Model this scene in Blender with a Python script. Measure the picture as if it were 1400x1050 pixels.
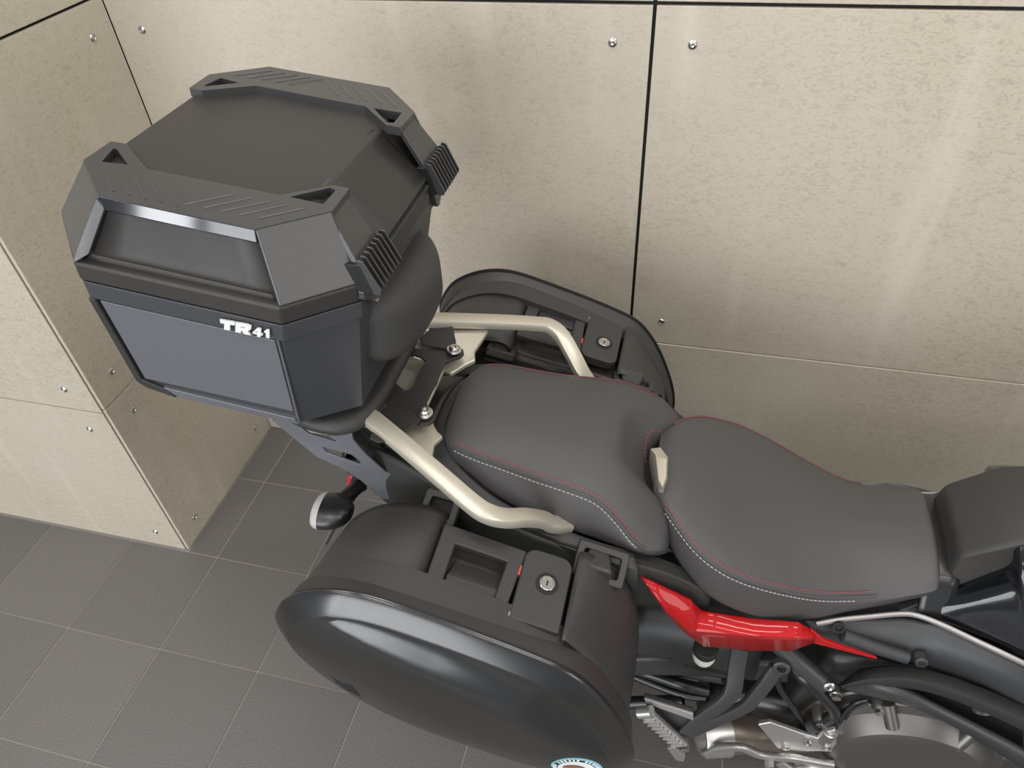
import bpy, bmesh, math, random
import numpy as np
from mathutils import Vector, Matrix

for o in list(bpy.data.objects): bpy.data.objects.remove(o, do_unlink=True)
SC = bpy.context.scene
COL = SC.collection

# ------------------------------------------------------------------ camera
CAM_LOC = np.array([0.0, -0.86, 1.826])
FPX = 988.8                                   # focal length in pixels of a 1400 x 1050 frame
CR = np.array([[0.96994214, 0.23817213, -0.04986266],      # right, down, forward in world axes
               [0.12578870, -0.66616803, -0.73511724],
               [-0.20830135, 0.70674903, -0.67610381]])
cam = bpy.data.cameras.new('camera')
cam.sensor_width = 36.0
cam.lens = FPX / 1400.0 * 36.0
cam.clip_start = 0.02
camo = bpy.data.objects.new('camera', cam); COL.objects.link(camo)
camo.matrix_world = Matrix(((CR[0][0], -CR[1][0], -CR[2][0], CAM_LOC[0]),
                            (CR[0][1], -CR[1][1], -CR[2][1], CAM_LOC[1]),
                            (CR[0][2], -CR[1][2], -CR[2][2], CAM_LOC[2]),
                            (0, 0, 0, 1)))
SC.camera = camo

# ------------------------------------------------------------------ light
SC.view_settings.view_transform = 'Standard'
SC.view_settings.look = 'None'
SC.view_settings.gamma = 1.0
SC.view_settings.use_curve_mapping = False
SC.view_settings.exposure = 0.0
W = bpy.data.worlds.new('world'); SC.world = W
W.use_nodes = True
bg = W.node_tree.nodes['Background']
bg.inputs[0].default_value = (0.90, 0.95, 1.0, 1)
bg.inputs[1].default_value = 0.28

def area(name, loc, target, sx, sy, power, color):
    l = bpy.data.lights.new(name, 'AREA'); l.shape = 'RECTANGLE'; l.size = sx; l.size_y = sy
    l.energy = power; l.color = color
    o = bpy.data.objects.new(name, l); COL.objects.link(o)
    o.location = loc
    o.rotation_euler = (Vector(target) - Vector(loc)).to_track_quat('-Z', 'Y').to_euler()
    return o
# long showroom ceiling lamps, and the shop window far behind the camera
for ly in (0.15, -1.45, -3.05):
    for lx in (-2.4, -0.5, 1.4):
        area('ceiling_lamp_light', (lx, ly, 3.3), (lx, ly, 0), 1.25, 0.32, 18, (1.0, 0.965, 0.92))
# shop windows: narrow pane added for the strip highlight, and the wide front
area('shop_window_light', (-4.05, -5.2, 1.6), (-4.05, 0, 1.6), 0.50, 2.6, 42, (0.94, 0.97, 1.0))
area('shop_window_light', (-1.55, -5.2, 1.6), (-1.55, 0, 1.6), 4.2, 2.6, 185, (0.95, 0.975, 1.0))
area('side_window_light', (4.8, -2.9, 1.75), (0, -0.4, 1.2), 2.6, 2.2, 66, (1.0, 0.97, 0.93))

# ------------------------------------------------------------------ helpers
def at(px, py, w):
    """point of the vertical plane y = w on the survey line through a photo point"""
    r = CR.T @ np.array([px - 700.0, py - 525.0, FPX])
    return CAM_LOC + r * ((w - CAM_LOC[1]) / r[1])
def atz(px, py, z):
    r = CR.T @ np.array([px - 700.0, py - 525.0, FPX])
    return CAM_LOC + r * ((z - CAM_LOC[2]) / r[2])

MATRICES = {}
def V(p): return Vector((float(p[0]), float(p[1]), float(p[2])))

def tag(o, label=None, cat=None, group=None, kind=None):
    if label: o['label'] = label
    if cat: o['category'] = cat
    if group: o['group'] = group
    if kind: o['kind'] = kind
    return o
def thing(name, label, cat, loc=(0, 0, 0), rot=(0, 0, 0), group=None):
    o = bpy.data.objects.new(name, None); COL.objects.link(o)
    o.empty_display_size = 0.05
    o.location = loc; o.rotation_euler = rot
    m = Matrix.LocRotScale(Vector(loc), __import__('mathutils').Euler(rot), None)
    MATRICES[o.name] = m
    return tag(o, label, cat, group)

class MB:
    def __init__(s): s.v = []; s.f = []
    def add(s, verts, faces):
        k = len(s.v); s.v += [tuple(float(c) for c in p) for p in verts]
        s.f += [tuple(i + k for i in f) for f in faces]; return s
    def grid(s, rows, closed_u=False, closed_v=False, cap=False):
        n = len(rows); m = len(rows[0]); verts = [p for r in rows for p in r]; faces = []
        for i in range(n if closed_v else n - 1):
            for j in range(m if closed_u else m - 1):
                a, b = i, (i + 1) % n; c, d = j, (j + 1) % m
                faces.append((a * m + c, a * m + d, b * m + d, b * m + c))
        if cap:
            faces.append(tuple(range(m))); faces.append(tuple((n - 1) * m + j for j in range(m)))
        return s.add(verts, faces)
    def box(s, c, size, rot=None):
        hx, hy, hz = [q / 2 for q in size]; pts = []
        for sx, sy, sz in ((-1,-1,-1),(1,-1,-1),(1,1,-1),(-1,1,-1),(-1,-1,1),(1,-1,1),(1,1,1),(-1,1,1)):
            p = Vector((sx*hx, sy*hy, sz*hz))
            if rot is not None: p = rot @ p
            pts.append(p + V(c))
        return s.add(pts, [(0,3,2,1),(4,5,6,7),(0,1,5,4),(1,2,6,5),(2,3,7,6),(3,0,4,7)])
    def hexa(s, p):           # eight corners: bottom four then top four
        return s.add(p, [(0,3,2,1),(4,5,6,7),(0,1,5,4),(1,2,6,5),(2,3,7,6),(3,0,4,7)])
    def cyl(s, p0, p1, r0, r1=None, n=20, cap=True):
        if r1 is None: r1 = r0
        p0, p1 = V(p0), V(p1); d = (p1 - p0).normalized()
        a = d.orthogonal().normalized(); b = d.cross(a)
        rows = [[p + a * (r * math.cos(2*math.pi*i/n)) + b * (r * math.sin(2*math.pi*i/n)) for i in range(n)] for p, r in ((p0, r0), (p1, r1))]
        return s.grid(rows, closed_u=True, cap=cap)
    def lathe(s, p0, axis, prof, n=32, cap=True):
        p0 = V(p0); d = V(axis).normalized(); a = d.orthogonal().normalized(); b = d.cross(a)
        rows = [[p0 + d * h + a * (r * math.cos(2*math.pi*i/n)) + b * (r * math.sin(2*math.pi*i/n)) for i in range(n)] for h, r in prof]
        return s.grid(rows, closed_u=True, cap=cap)
    def sweep(s, path, prof, up=(0, 0, 1), scales=None, cap=True):
        """prof: closed list of (side, up) offsets"""
        path = [V(p) for p in path]; rows = []
        for i, p in enumerate(path):
            t = (path[min(i + 1, len(path) - 1)] - path[max(i - 1, 0)]).normalized()
            side = t.cross(V(up)).normalized(); u = side.cross(t)
            k = scales[i] if scales else 1.0
            rows.append([p + side * (a * k) + u * (b * k) for a, b in prof])
        return s.grid(rows, closed_u=True, cap=cap)
    def tube(s, path, r, n=12, scales=None):
        return s.sweep(path, [(r * math.cos(2*math.pi*i/n), r * math.sin(2*math.pi*i/n)) for i in range(n)], scales=scales,
                       up=(0.13, 0.31, 0.94))
    def plate(s, outline, ext, holes=()):
        bm = bmesh.new(); edges = []
        for loop in [outline] + list(holes):
            vs = [bm.verts.new(V(p)) for p in loop]
            edges += [bm.edges.new((vs[i], vs[(i + 1) % len(vs)])) for i in range(len(vs))]
        bmesh.ops.triangle_fill(bm, edges=edges, use_beauty=True)
        r = bmesh.ops.extrude_face_region(bm, geom=bm.faces[:])
        bmesh.ops.translate(bm, vec=V(ext), verts=[g for g in r['geom'] if isinstance(g, bmesh.types.BMVert)])
        bm.verts.ensure_lookup_table(); bm.verts.index_update()
        s.add([v.co for v in bm.verts], [[v.index for v in f.verts] for f in bm.faces]); bm.free(); return s

def build(mb, name, mat, parent=None, world=True, bevel=0.0, seg=2, angle=35, subsurf=0, solid=0.0, dissolve=True):
    me = bpy.data.meshes.new(name)
    verts = mb.v
    root = parent
    while root is not None and root.parent is not None: root = root.parent
    if world and root is not None and root.name in MATRICES:
        inv = MATRICES[root.name].inverted(); verts = [inv @ Vector(v) for v in verts]
    me.from_pydata([tuple(v) for v in verts], [], [list(f) for f in mb.f])
    bm = bmesh.new(); bm.from_mesh(me)
    bmesh.ops.remove_doubles(bm, verts=bm.verts, dist=1e-6)
    if bevel and dissolve:
        bmesh.ops.dissolve_limit(bm, angle_limit=0.01, verts=bm.verts[:], edges=bm.edges[:])
    bmesh.ops.recalc_face_normals(bm, faces=bm.faces)
    bm.to_mesh(me); bm.free()
    for p in me.polygons: p.use_smooth = True
    if not bevel: me.set_sharp_from_angle(angle=math.radians(angle))
    me.materials.append(MAT[mat] if isinstance(mat, str) else mat)
    o = bpy.data.objects.new(name, me); COL.objects.link(o); o.parent = parent
    if solid:
        m = o.modifiers.new('thickness', 'SOLIDIFY'); m.thickness = solid; m.offset = -1
    if bevel:
        m = o.modifiers.new('bevel', 'BEVEL'); m.width = bevel; m.segments = seg; m.limit_method = 'ANGLE'
        m.angle_limit = math.radians(28); m.harden_normals = True
        me.set_sharp_from_angle(angle=math.radians(60))
    if subsurf:
        m = o.modifiers.new('smooth', 'SUBSURF'); m.levels = subsurf; m.render_levels = subsurf
    return o

def crom(pts, n=8, closed=False):
    P = [np.array(p, float) for p in pts]; out = []; L = len(P)
    for i in range(L if closed else L - 1):
        p0 = P[(i - 1) % L] if (closed or i > 0) else 2 * P[0] - P[1]
        p1 = P[i]; p2 = P[(i + 1) % L]
        p3 = P[(i + 2) % L] if (closed or i + 2 < L) else 2 * P[-1] - P[-2]
        for k in range(n):
            t = k / n
            out.append(0.5 * ((2*p1) + (-p0 + p2)*t + (2*p0 - 5*p1 + 4*p2 - p3)*t*t + (-p0 + 3*p1 - 3*p2 + p3)*t**3))
    if not closed: out.append(P[-1])
    return out
def lin(pts, n):
    P = [np.array(p, float) for p in pts]
    d = [0]
    for a, b in zip(P, P[1:]): d.append(d[-1] + np.linalg.norm(b - a))
    out = []
    for t in np.linspace(0, d[-1], n):
        k = min(max(int(np.searchsorted(d, t, side='right')) - 1, 0), len(P) - 2)
        f = (t - d[k]) / max(d[k + 1] - d[k], 1e-9); out.append(P[k] * (1 - f) + P[k + 1] * f)
    return out
def rrect(w, h, r, n=4):
    out = []
    for cx, cy, a0 in ((w/2 - r, h/2 - r, 0), (-w/2 + r, h/2 - r, 90), (-w/2 + r, -h/2 + r, 180), (w/2 - r, -h/2 + r, 270)):
        for k in range(n + 1):
            a = math.radians(a0 + 90 * k / n); out.append((cx + r * math.cos(a), cy + r * math.sin(a)))
    return out
def mir(pts): return [np.array([p[0], -p[1], p[2]]) for p in pts]
def sgn(pts, s):               # points given for the right side (s = -1); s = +1 mirrors them to the left
    return [np.array(p, float) for p in pts] if s < 0 else mir(pts)
def patch(rows, n=6, m=10, smooth=True):
    """surface through rows of points"""
    rr = [crom(r, m) if smooth else lin(r, m) for r in rows]
    cols = [crom([r[j] for r in rr], n) if smooth else [r[j] for r in rr] for j in range(len(rr[0]))]
    return [[c[i] for c in cols] for i in range(len(cols[0]))]

# ------------------------------------------------------------------ materials
MAT = {}
def mat(name, col, rough=0.5, metal=0.0, coat=0.0, bump=0.0, bscale=600.0, spec=0.5, var=0.0, vscale=6.0, coat_rough=0.03, trans=0.0, sheen=0.0, aniso=0.0):
    m = bpy.data.materials.new(name); m.use_nodes = True; nt = m.node_tree; b = nt.nodes['Principled BSDF']
    b.inputs['Base Color'].default_value = (*col, 1); b.inputs['Roughness'].default_value = rough
    b.inputs['Metallic'].default_value = metal; b.inputs['Coat Weight'].default_value = coat
    b.inputs['Coat Roughness'].default_value = coat_rough; b.inputs['Specular IOR Level'].default_value = spec
    b.inputs['Transmission Weight'].default_value = trans
    tc = nt.nodes.new('ShaderNodeTexCoord')
    if bump:
        n = nt.nodes.new('ShaderNodeTexNoise'); n.inputs['Scale'].default_value = bscale; n.inputs['Detail'].default_value = 2
        nt.links.new(tc.outputs['Object'], n.inputs['Vector'])
        bp = nt.nodes.new('ShaderNodeBump'); bp.inputs['Strength'].default_value = bump; bp.inputs['Distance'].default_value = 0.001
        nt.links.new(n.outputs['Fac'], bp.inputs['Height']); nt.links.new(bp.outputs['Normal'], b.inputs['Normal'])
    if var:
        n = nt.nodes.new('ShaderNodeTexNoise'); n.inputs['Scale'].default_value = vscale; n.inputs['Detail'].default_value = 5
        nt.links.new(tc.outputs['Object'], n.inputs['Vector'])
        r = nt.nodes.new('ShaderNodeMapRange'); r.inputs[1].default_value = 0.3; r.inputs[2].default_value = 0.7
        r.inputs[3].default_value = max(rough - var, 0.02); r.inputs[4].default_value = rough + var
        nt.links.new(n.outputs['Fac'], r.inputs[0]); nt.links.new(r.outputs[0], b.inputs['Roughness'])
    MAT[name] = m; return m

mat('black_plastic', (0.032, 0.032, 0.032), 0.50, bump=0.25, bscale=900, var=0.05)
mat('lid_plastic', (0.031, 0.0285, 0.027), 0.46, bump=0.25, bscale=1100, var=0.06, vscale=9)
mat('guard_plastic', (0.036, 0.036, 0.037), 0.36, bump=0.15, bscale=1300, spec=0.9)
mat('panel_paint', (0.125, 0.128, 0.147), 0.40, bump=0.05, bscale=900, spec=0.7)
mat('side_plastic', (0.050, 0.051, 0.057), 0.42, bump=0.15, bscale=1000, spec=0.6)
mat('pannier_plastic', (0.038, 0.037, 0.036), 0.48, bump=0.3, bscale=1000, var=0.05)
mat('pannier_lid', (0.015, 0.015, 0.0155), 0.22, spec=0.9)
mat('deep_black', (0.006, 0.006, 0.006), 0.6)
mat('rubber', (0.012, 0.012, 0.012), 0.7)
mat('gloss_chrome', (0.008, 0.009, 0.014), 0.07, spec=1.0)
mat('gloss_black', (0.004, 0.0045, 0.006), 0.16, coat=0.6, coat_rough=0.04)
mat('satin_black', (0.012, 0.012, 0.013), 0.33, spec=0.7)
mat('champagne', (0.60, 0.56, 0.47), 0.38, metal=0.55, bump=0.1, bscale=1500)
mat('steel', (0.55, 0.54, 0.52), 0.28, metal=1.0)
mat('alloy', (0.62, 0.61, 0.59), 0.36, metal=0.9, bump=0.1, bscale=500)
mat('bronze_pipe', (0.34, 0.29, 0.24), 0.42, metal=0.9)
mat('rack_grey', (0.17, 0.175, 0.195), 0.45, metal=0.3, bump=0.06)
mat('rack_black', (0.030, 0.029, 0.028), 0.42, bump=0.2, bscale=1200)
mat('vinyl', (0.062, 0.059, 0.060), 0.45, bump=0.35, bscale=1500, spec=0.5, var=0.03)
mat('pad_vinyl', (0.042, 0.041, 0.041), 0.5, bump=0.6, bscale=1400)
mat('red_thread', (0.30, 0.06, 0.075), 0.7)
mat('white_thread', (0.40, 0.38, 0.36), 0.7)
mat('red_paint', (0.42, 0.004, 0.006), 0.5, metal=0.1, spec=0.2, coat=0.6, coat_rough=0.02)
mat('white_plastic', (0.72, 0.68, 0.60), 0.45)
mat('frame_grey', (0.045, 0.045, 0.046), 0.40, metal=0.1, bump=0.1)
mat('fairing_grey', (0.040, 0.041, 0.044), 0.42, bump=0.2, bscale=1200)
mat('trim_silver', (0.40, 0.38, 0.37), 0.38, metal=0.5)
mat('engine_cover', (0.15, 0.145, 0.14), 0.38, metal=0.75, bump=0.1, bscale=400)
mat('tank_matte', (0.032, 0.030, 0.029), 0.50, bump=0.3, bscale=1000)
mat('lettering', (0.72, 0.72, 0.72), 0.4)
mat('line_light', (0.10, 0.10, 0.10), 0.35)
mat('red_mark', (0.6, 0.05, 0.04), 0.4)
mat('lens_clear', (0.62, 0.58, 0.58), 0.16, bump=1.0, bscale=420, trans=0.2)
mat('lens_red', (0.5, 0.02, 0.03), 0.15)
mat('sticker_blue', (0.25, 0.50, 0.58), 0.5)
mat('sticker_white', (0.75, 0.78, 0.80), 0.5)
mat('sticker_brown', (0.25, 0.10, 0.06), 0.5)
mat('joint_dark', (0.010, 0.010, 0.010), 0.8)
mat('board_edge', (0.22, 0.16, 0.10), 0.8)

def board_material(name, base, dark, light):
    m = bpy.data.materials.new(name); m.use_nodes = True; nt = m.node_tree; b = nt.nodes['Principled BSDF']
    N = nt.nodes.new; lk = nt.links.new
    tc = N('ShaderNodeTexCoord'); geo = N('ShaderNodeNewGeometry')
    fib = N('ShaderNodeTexNoise'); fib.inputs['Scale'].default_value = 62; fib.inputs['Detail'].default_value = 5; fib.inputs['Roughness'].default_value = 0.62; fib.inputs['Distortion'].default_value = 1.4
    mp = N('ShaderNodeMapping'); mp.inputs['Scale'].default_value = (1.0, 1.0, 1.9)
    lk(geo.outputs['Position'], mp.inputs['Vector']); lk(mp.outputs[0], fib.inputs['Vector'])
    big = N('ShaderNodeTexNoise'); big.inputs['Scale'].default_value = 2.3; big.inputs['Detail'].default_value = 4; big.inputs['Distortion'].default_value = 0.4
    lk(geo.outputs['Position'], big.inputs['Vector'])
    cr = N('ShaderNodeValToRGB'); e = cr.color_ramp.elements
    e[0].position = 0.36; e[0].color = (*dark, 1); e[1].position = 0.52; e[1].color = (*base, 1)
    lk(fib.outputs['Fac'], cr.inputs['Fac'])
    bigr = N('ShaderNodeMapRange'); bigr.inputs[1].default_value = 0.38; bigr.inputs[2].default_value = 0.68
    lk(big.outputs['Fac'], bigr.inputs[0])
    mx = N('ShaderNodeMix'); mx.data_type = 'RGBA'; mx.inputs[7].default_value = (*light, 1)
    sc = N('ShaderNodeMath'); sc.operation = 'MULTIPLY'; sc.inputs[1].default_value = 0.55
    lk(bigr.outputs[0], sc.inputs[0]); lk(sc.outputs[0], mx.inputs[0]); lk(cr.outputs['Color'], mx.inputs[6])
    # pale rubbed streaks and scratches
    st = N('ShaderNodeTexNoise'); st.inputs['Scale'].default_value = 5.0; st.inputs['Detail'].default_value = 6
    ms = N('ShaderNodeMapping'); ms.inputs['Scale'].default_value = (2.2, 2.2, 0.28); ms.inputs['Rotation'].default_value = (0, 0.10, 0)
    lk(geo.outputs['Position'], ms.inputs['Vector']); lk(ms.outputs[0], st.inputs['Vector'])
    sr = N('ShaderNodeMapRange'); sr.inputs[1].default_value = 0.58; sr.inputs[2].default_value = 0.74; sr.inputs[4].default_value = 0.45
    lk(st.outputs['Fac'], sr.inputs[0])
    mx2 = N('ShaderNodeMix'); mx2.data_type = 'RGBA'; mx2.inputs[7].default_value = (*[min(1, c * 1.18) for c in light], 1)
    lk(sr.outputs[0], mx2.inputs[0]); lk(mx.outputs[2], mx2.inputs[6])
    lk(mx2.outputs[2], b.inputs['Base Color'])
    b.inputs['Roughness'].default_value = 0.55
    bp = N('ShaderNodeBump'); bp.inputs['Strength'].default_value = 0.15; bp.inputs['Distance'].default_value = 0.001
    lk(fib.outputs['Fac'], bp.inputs['Height']); lk(bp.outputs['Normal'], b.inputs['Normal'])
    MAT[name] = m
board_material('cement_board', (0.505, 0.452, 0.365), (0.405, 0.361, 0.287), (0.535, 0.492, 0.417))

def tile_material():
    m = bpy.data.materials.new('floor_tile'); m.use_nodes = True; nt = m.node_tree; b = nt.nodes['Principled BSDF']
    N = nt.nodes.new; lk = nt.links.new
    geo = N('ShaderNodeNewGeometry'); oi = N('ShaderNodeObjectInfo')
    n = N('ShaderNodeTexNoise'); n.inputs['Scale'].default_value = 420; n.inputs['Detail'].default_value = 2
    lk(geo.outputs['Position'], n.inputs['Vector'])
    cr = N('ShaderNodeValToRGB'); e = cr.color_ramp.elements
    e[0].position = 0.33; e[0].color = (0.082, 0.078, 0.075, 1); e[1].position = 0.70; e[1].color = (0.188, 0.179, 0.171, 1)
    lk(n.outputs['Fac'], cr.inputs['Fac'])
    hs = N('ShaderNodeHueSaturation'); mr = N('ShaderNodeMapRange'); mr.inputs[3].default_value = 0.92; mr.inputs[4].default_value = 1.08
    lk(oi.outputs['Random'], mr.inputs[0]); lk(mr.outputs[0], hs.inputs['Value']); lk(cr.outputs['Color'], hs.inputs['Color'])
    lk(hs.outputs['Color'], b.inputs['Base Color'])
    b.inputs['Roughness'].default_value = 0.42
    bp = N('ShaderNodeBump'); bp.inputs['Strength'].default_value = 0.25; bp.inputs['Distance'].default_value = 0.001
    lk(n.outputs['Fac'], bp.inputs['Height']); lk(bp.outputs['Normal'], b.inputs['Normal'])
    MAT['floor_tile'] = m
tile_material()
mat('grout', (0.30, 0.275, 0.25), 0.85, bump=0.2)

# ------------------------------------------------------------------ the room
WALL_Y = 0.668; COLX = -1.36; COLY = 0.132
XR = 2.4; XL = -3.87; ZT = 2.244; YF = -2.3
floor = build(MB().box(((XL + XR) / 2, (YF + 0.72) / 2, -0.032), (XR - XL + 0.2, 0.72 - YF, 0.06)), 'floor', 'grout')
tag(floor, 'dark grey square tiled floor with pale grout', 'floor', kind='structure')
PT = 0.2993; GAP = 0.0042
tile_mesh = None
for i in range(-11, 12):
    for j in range(-8, 3):
        x0 = -0.960 + PT * i; y0 = -0.173 + 0.30 * j; x1 = x0 + PT; y1 = y0 + 0.30
        if x0 < XL - 0.01 or x1 > XR or y0 < YF: continue
        if x1 < COLX and y0 > COLY - 0.02: continue
        y1c = min(y1, WALL_Y + 0.004)
        x0c = x0
        if y0 > COLY - 0.02 and x0 < COLX: x0c = COLX + 0.001
        full = abs(y1c - y1) < 1e-6 and x0c == x0
        if full and tile_mesh is not None:
            o = bpy.data.objects.new('tile', tile_mesh); COL.objects.link(o); o.parent = floor
            o.location = ((x0 + x1) / 2, (y0 + y1) / 2, 0); continue
        w_, h_ = x1 - x0c - GAP, y1c - y0 - GAP
        o = build(MB().box((0, 0, -0.005), (w_, h_, 0.010)), 'tile', 'floor_tile', floor, bevel=0.0012, seg=2)
        o.location = ((x0c + x1) / 2, (y0 + y1c) / 2, 0)
        if full: tile_mesh = o.data

TH = 0.010
def screw_on(panel, p, nrm):
    n = V(nrm)
    mb = MB().lathe(V(p) - n * 0.001, n, [(0, 0.0092), (0.0012, 0.0092), (0.0028, 0.0080), (0.0042, 0.0055), (0.0046, 0.0042), (0.0030, 0.0034), (0.0026, 0.0012)], n=18)
    build(mb, 'screw', 'steel', panel)
def wall(name, label, p0, axis, nrm, xs, zs, gap_x, gap_z, screw_inset=0.075, ext=(0, 0), proud=None):
    """panels between the cuts xs along axis (from p0) and zs; nrm points into the room"""
    a = V(axis); n = V(nrm); p0 = V(p0)
    lo = p0 + a * (xs[0] - ext[0]) - n * (TH + 0.045); hi = p0 + a * (xs[-1] + ext[1]) - n * (TH + 0.001)
    c = (lo + hi) / 2; size = [abs(hi[k] - lo[k]) for k in range(3)]; size[2] = zs[-1]
    w = build(MB().box((c.x, c.y, zs[-1] / 2), size), name, 'joint_dark')
    tag(w, label, 'wall', kind='structure')
    for i in range(len(xs) - 1):
        for j in range(len(zs) - 1):
            gl, gr = gap_x
            x0 = xs[i] + (gl if i > 0 else 0); x1 = xs[i + 1] - (gr if i < len(xs) - 2 else 0)
            gz = gap_z[j]; gz1 = gap_z[j + 1]
            z0 = zs[j] + gz; z1 = zs[j + 1] - gz1
            pr = proud[j] if proud else 0.0
            ctr = p0 + a * ((x0 + x1) / 2) - n * (TH / 2 - pr)
            sz = [abs(a[k]) * (x1 - x0) + abs(n[k]) * TH for k in range(3)]; sz[2] = z1 - z0
            pnl = build(MB().box((ctr.x, ctr.y, (z0 + z1) / 2), sz), 'panel', 'cement_board', w, bevel=0.0012, seg=1)
            ins = screw_inset
            for sx in (x0 + ins, x1 - ins):
                for sz_ in (z0 + ins - 0.005, z1 - ins + 0.005):
                    q = p0 + a * sx + n * pr
                    screw_on(pnl, (q.x, q.y, sz_), n)
    return w
wall('wall_back', 'beige fibre cement panel wall with dark vertical joint behind the motorcycle', (0, WALL_Y, 0), (1, 0, 0), (0, -1, 0),
     [COLX, -0.114, 1.136, 2.386], [0.0, 0.584, 1.412, ZT], (0.0035, 0.0035), (0.002, 0.0012, 0.0036, 0.0), proud=[0.0025, 0.0, 0.0], ext=(0.08, 0))
wall('wall_left', 'shaded side of the projecting wall pier with cement panels', (COLX, 0, 0), (0, 1, 0), (1, 0, 0),
     [COLY + 0.004, WALL_Y - 0.002], [0.0, 0.601, 1.412, ZT], (0.003, 0.003), (0.0015, 0.0012, 0.0030, 0.0), screw_inset=0.072)
wall('wall_left_front', 'pale lit front of the projecting wall pier with cement panels', (0, COLY, 0), (1, 0, 0), (0, -1, 0),
     [XL, -2.62, COLX - 0.011], [0.0, 0.590, 1.412, ZT], (0.003, 0.003), (0.0015, 0.0014, 0.0030, 0.0))
e = build(MB().box((COLX - 0.0115, COLY + 0.006, ZT / 2), (0.004, 0.008, ZT)), 'trim_1', 'board_edge')
tag(e, 'thin brown board edge along the corner of the pier', 'trim', kind='structure')

# ------------------------------------------------------------------ the motorcycle
BIKE = thing('motorcycle', 'black touring motorcycle with grey stitched seats and red side cover, parked by the panel wall', 'motorcycle')
def stitch_line(path, name, m, parent, r=0.0009, dash=0.0048, gap=0.0026):
    """row of little thread stitches along a path"""
    P = [V(p) for p in path]; mb = MB(); total = 0; d = [0]
    for a, b in zip(P, P[1:]): d.append(d[-1] + (b - a).length)
    t = 0
    def pos(s):
        k = min(max(int(np.searchsorted(d, s, side='right')) - 1, 0), len(P) - 2)
        return P[k].lerp(P[k + 1], (s - d[k]) / max(d[k + 1] - d[k], 1e-9))
    while t + dash < d[-1]:
        mb.cyl(pos(t), pos(t + dash), r, n=6); t += dash + gap
    o = build(mb, name, m, parent, world=True); o['kind'] = 'stuff'; return o

# --- seats: cross sections along x -----------------------------------------
def seat_rows(st, nx=5, front=None):
    """st rows: x, wt, zt, wb, zb, zc ; returns rows of points from right base over the crown to the left base"""
    S = crom([np.array(r, float) for r in st], nx); rows = []
    for x, wt, zt, wb, zb, zc in S:
        half = [(wb * 0.97, zb - 0.012), (wb, zb), (wb * 0.6 + wt * 0.4 + 0.004, zb * 0.6 + zt * 0.4), (wt + 0.006, zt - 0.010),
                (wt - 0.003, zt - 0.0005), (wt * 0.80, zt + (zc - zt) * 0.45), (wt * 0.45, zt + (zc - zt) * 0.86), (0.0, zc)]
        h = crom([np.array(q) for q in half], 4)
        full = [(-a, b) for a, b in h] + [(a, b) for a, b in h[-2::-1]]
        row = []
        for a, b in full:
            dx = front(x, a) if front else 0.0
            row.append((x + dx, a, b))
        rows.append(row)
    return rows, S
PS = [(-0.364, 0.040, 0.926, 0.044, 0.900, 0.934), (-0.357, 0.070, 0.942, 0.074, 0.897, 0.951), (-0.336, 0.096, 0.950, 0.103, 0.897, 0.961), (-0.297, 0.109, 0.947, 0.124, 0.895, 0.963),
      (-0.25, 0.114, 0.939, 0.141, 0.880, 0.958), (-0.189, 0.121, 0.929, 0.152, 0.862, 0.950), (-0.12, 0.131, 0.923, 0.160, 0.850, 0.944),
      (-0.083, 0.138, 0.915, 0.164, 0.845, 0.938), (-0.05, 0.152, 0.893, 0.170, 0.843, 0.928), (-0.020, 0.166, 0.866, 0.176, 0.842, 0.908),
      (0.008, 0.164, 0.846, 0.172, 0.835, 0.884), (0.028, 0.150, 0.836, 0.156, 0.822, 0.862), (0.036, 0.130, 0.822, 0.138, 0.805, 0.842)]
def pfront(x, a):      # the front lip steps back in the middle to make room for the seat bracket
    k = min(max((x + 0.10) / 0.13, 0), 1); k = k * k * (3 - 2 * k)
    return -0.052 * k * math.exp(-(a / 0.075) ** 4)
rows, S = seat_rows(PS, 5, pfront)
pseat = build(MB().grid(rows, cap=True), 'passenger_seat', 'vinyl', BIKE, angle=50)
def seat_edge(S, s, up=0.0, inw=0.0, x0=-9, x1=9, front=None):
    out = []
    for x, wt, zt, wb, zb, zc in S:
        if x0 <= x <= x1:
            a = s * (wt + 0.002 - inw); out.append((x + (front(x, a) if front else 0), a, zt - 0.0035 + up)); 
    return out
for s in (-1, 1):
    stitch_line([(p[0], p[1] - s * 0.003, p[2] + 0.003) for p in seat_edge(S, s, x0=-0.335, x1=-0.012, front=pfront)], 'red_stitching', 'red_thread', pseat)
    stitch_line([(p[0], p[1] + s * 0.0065, p[2] - 0.009) for p in seat_edge(S, s, x0=-0.335, x1=-0.012, front=pfront)], 'white_stitching', 'white_thread', pseat)
    build(MB().tube([(p[0], p[1] + s * 0.0025, p[2] - 0.003) for p in seat_edge(S, s, x0=-0.34, x1=0.0, front=pfront)], 0.0022, n=8), 'seam_piping', 'vinyl', pseat)
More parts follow.
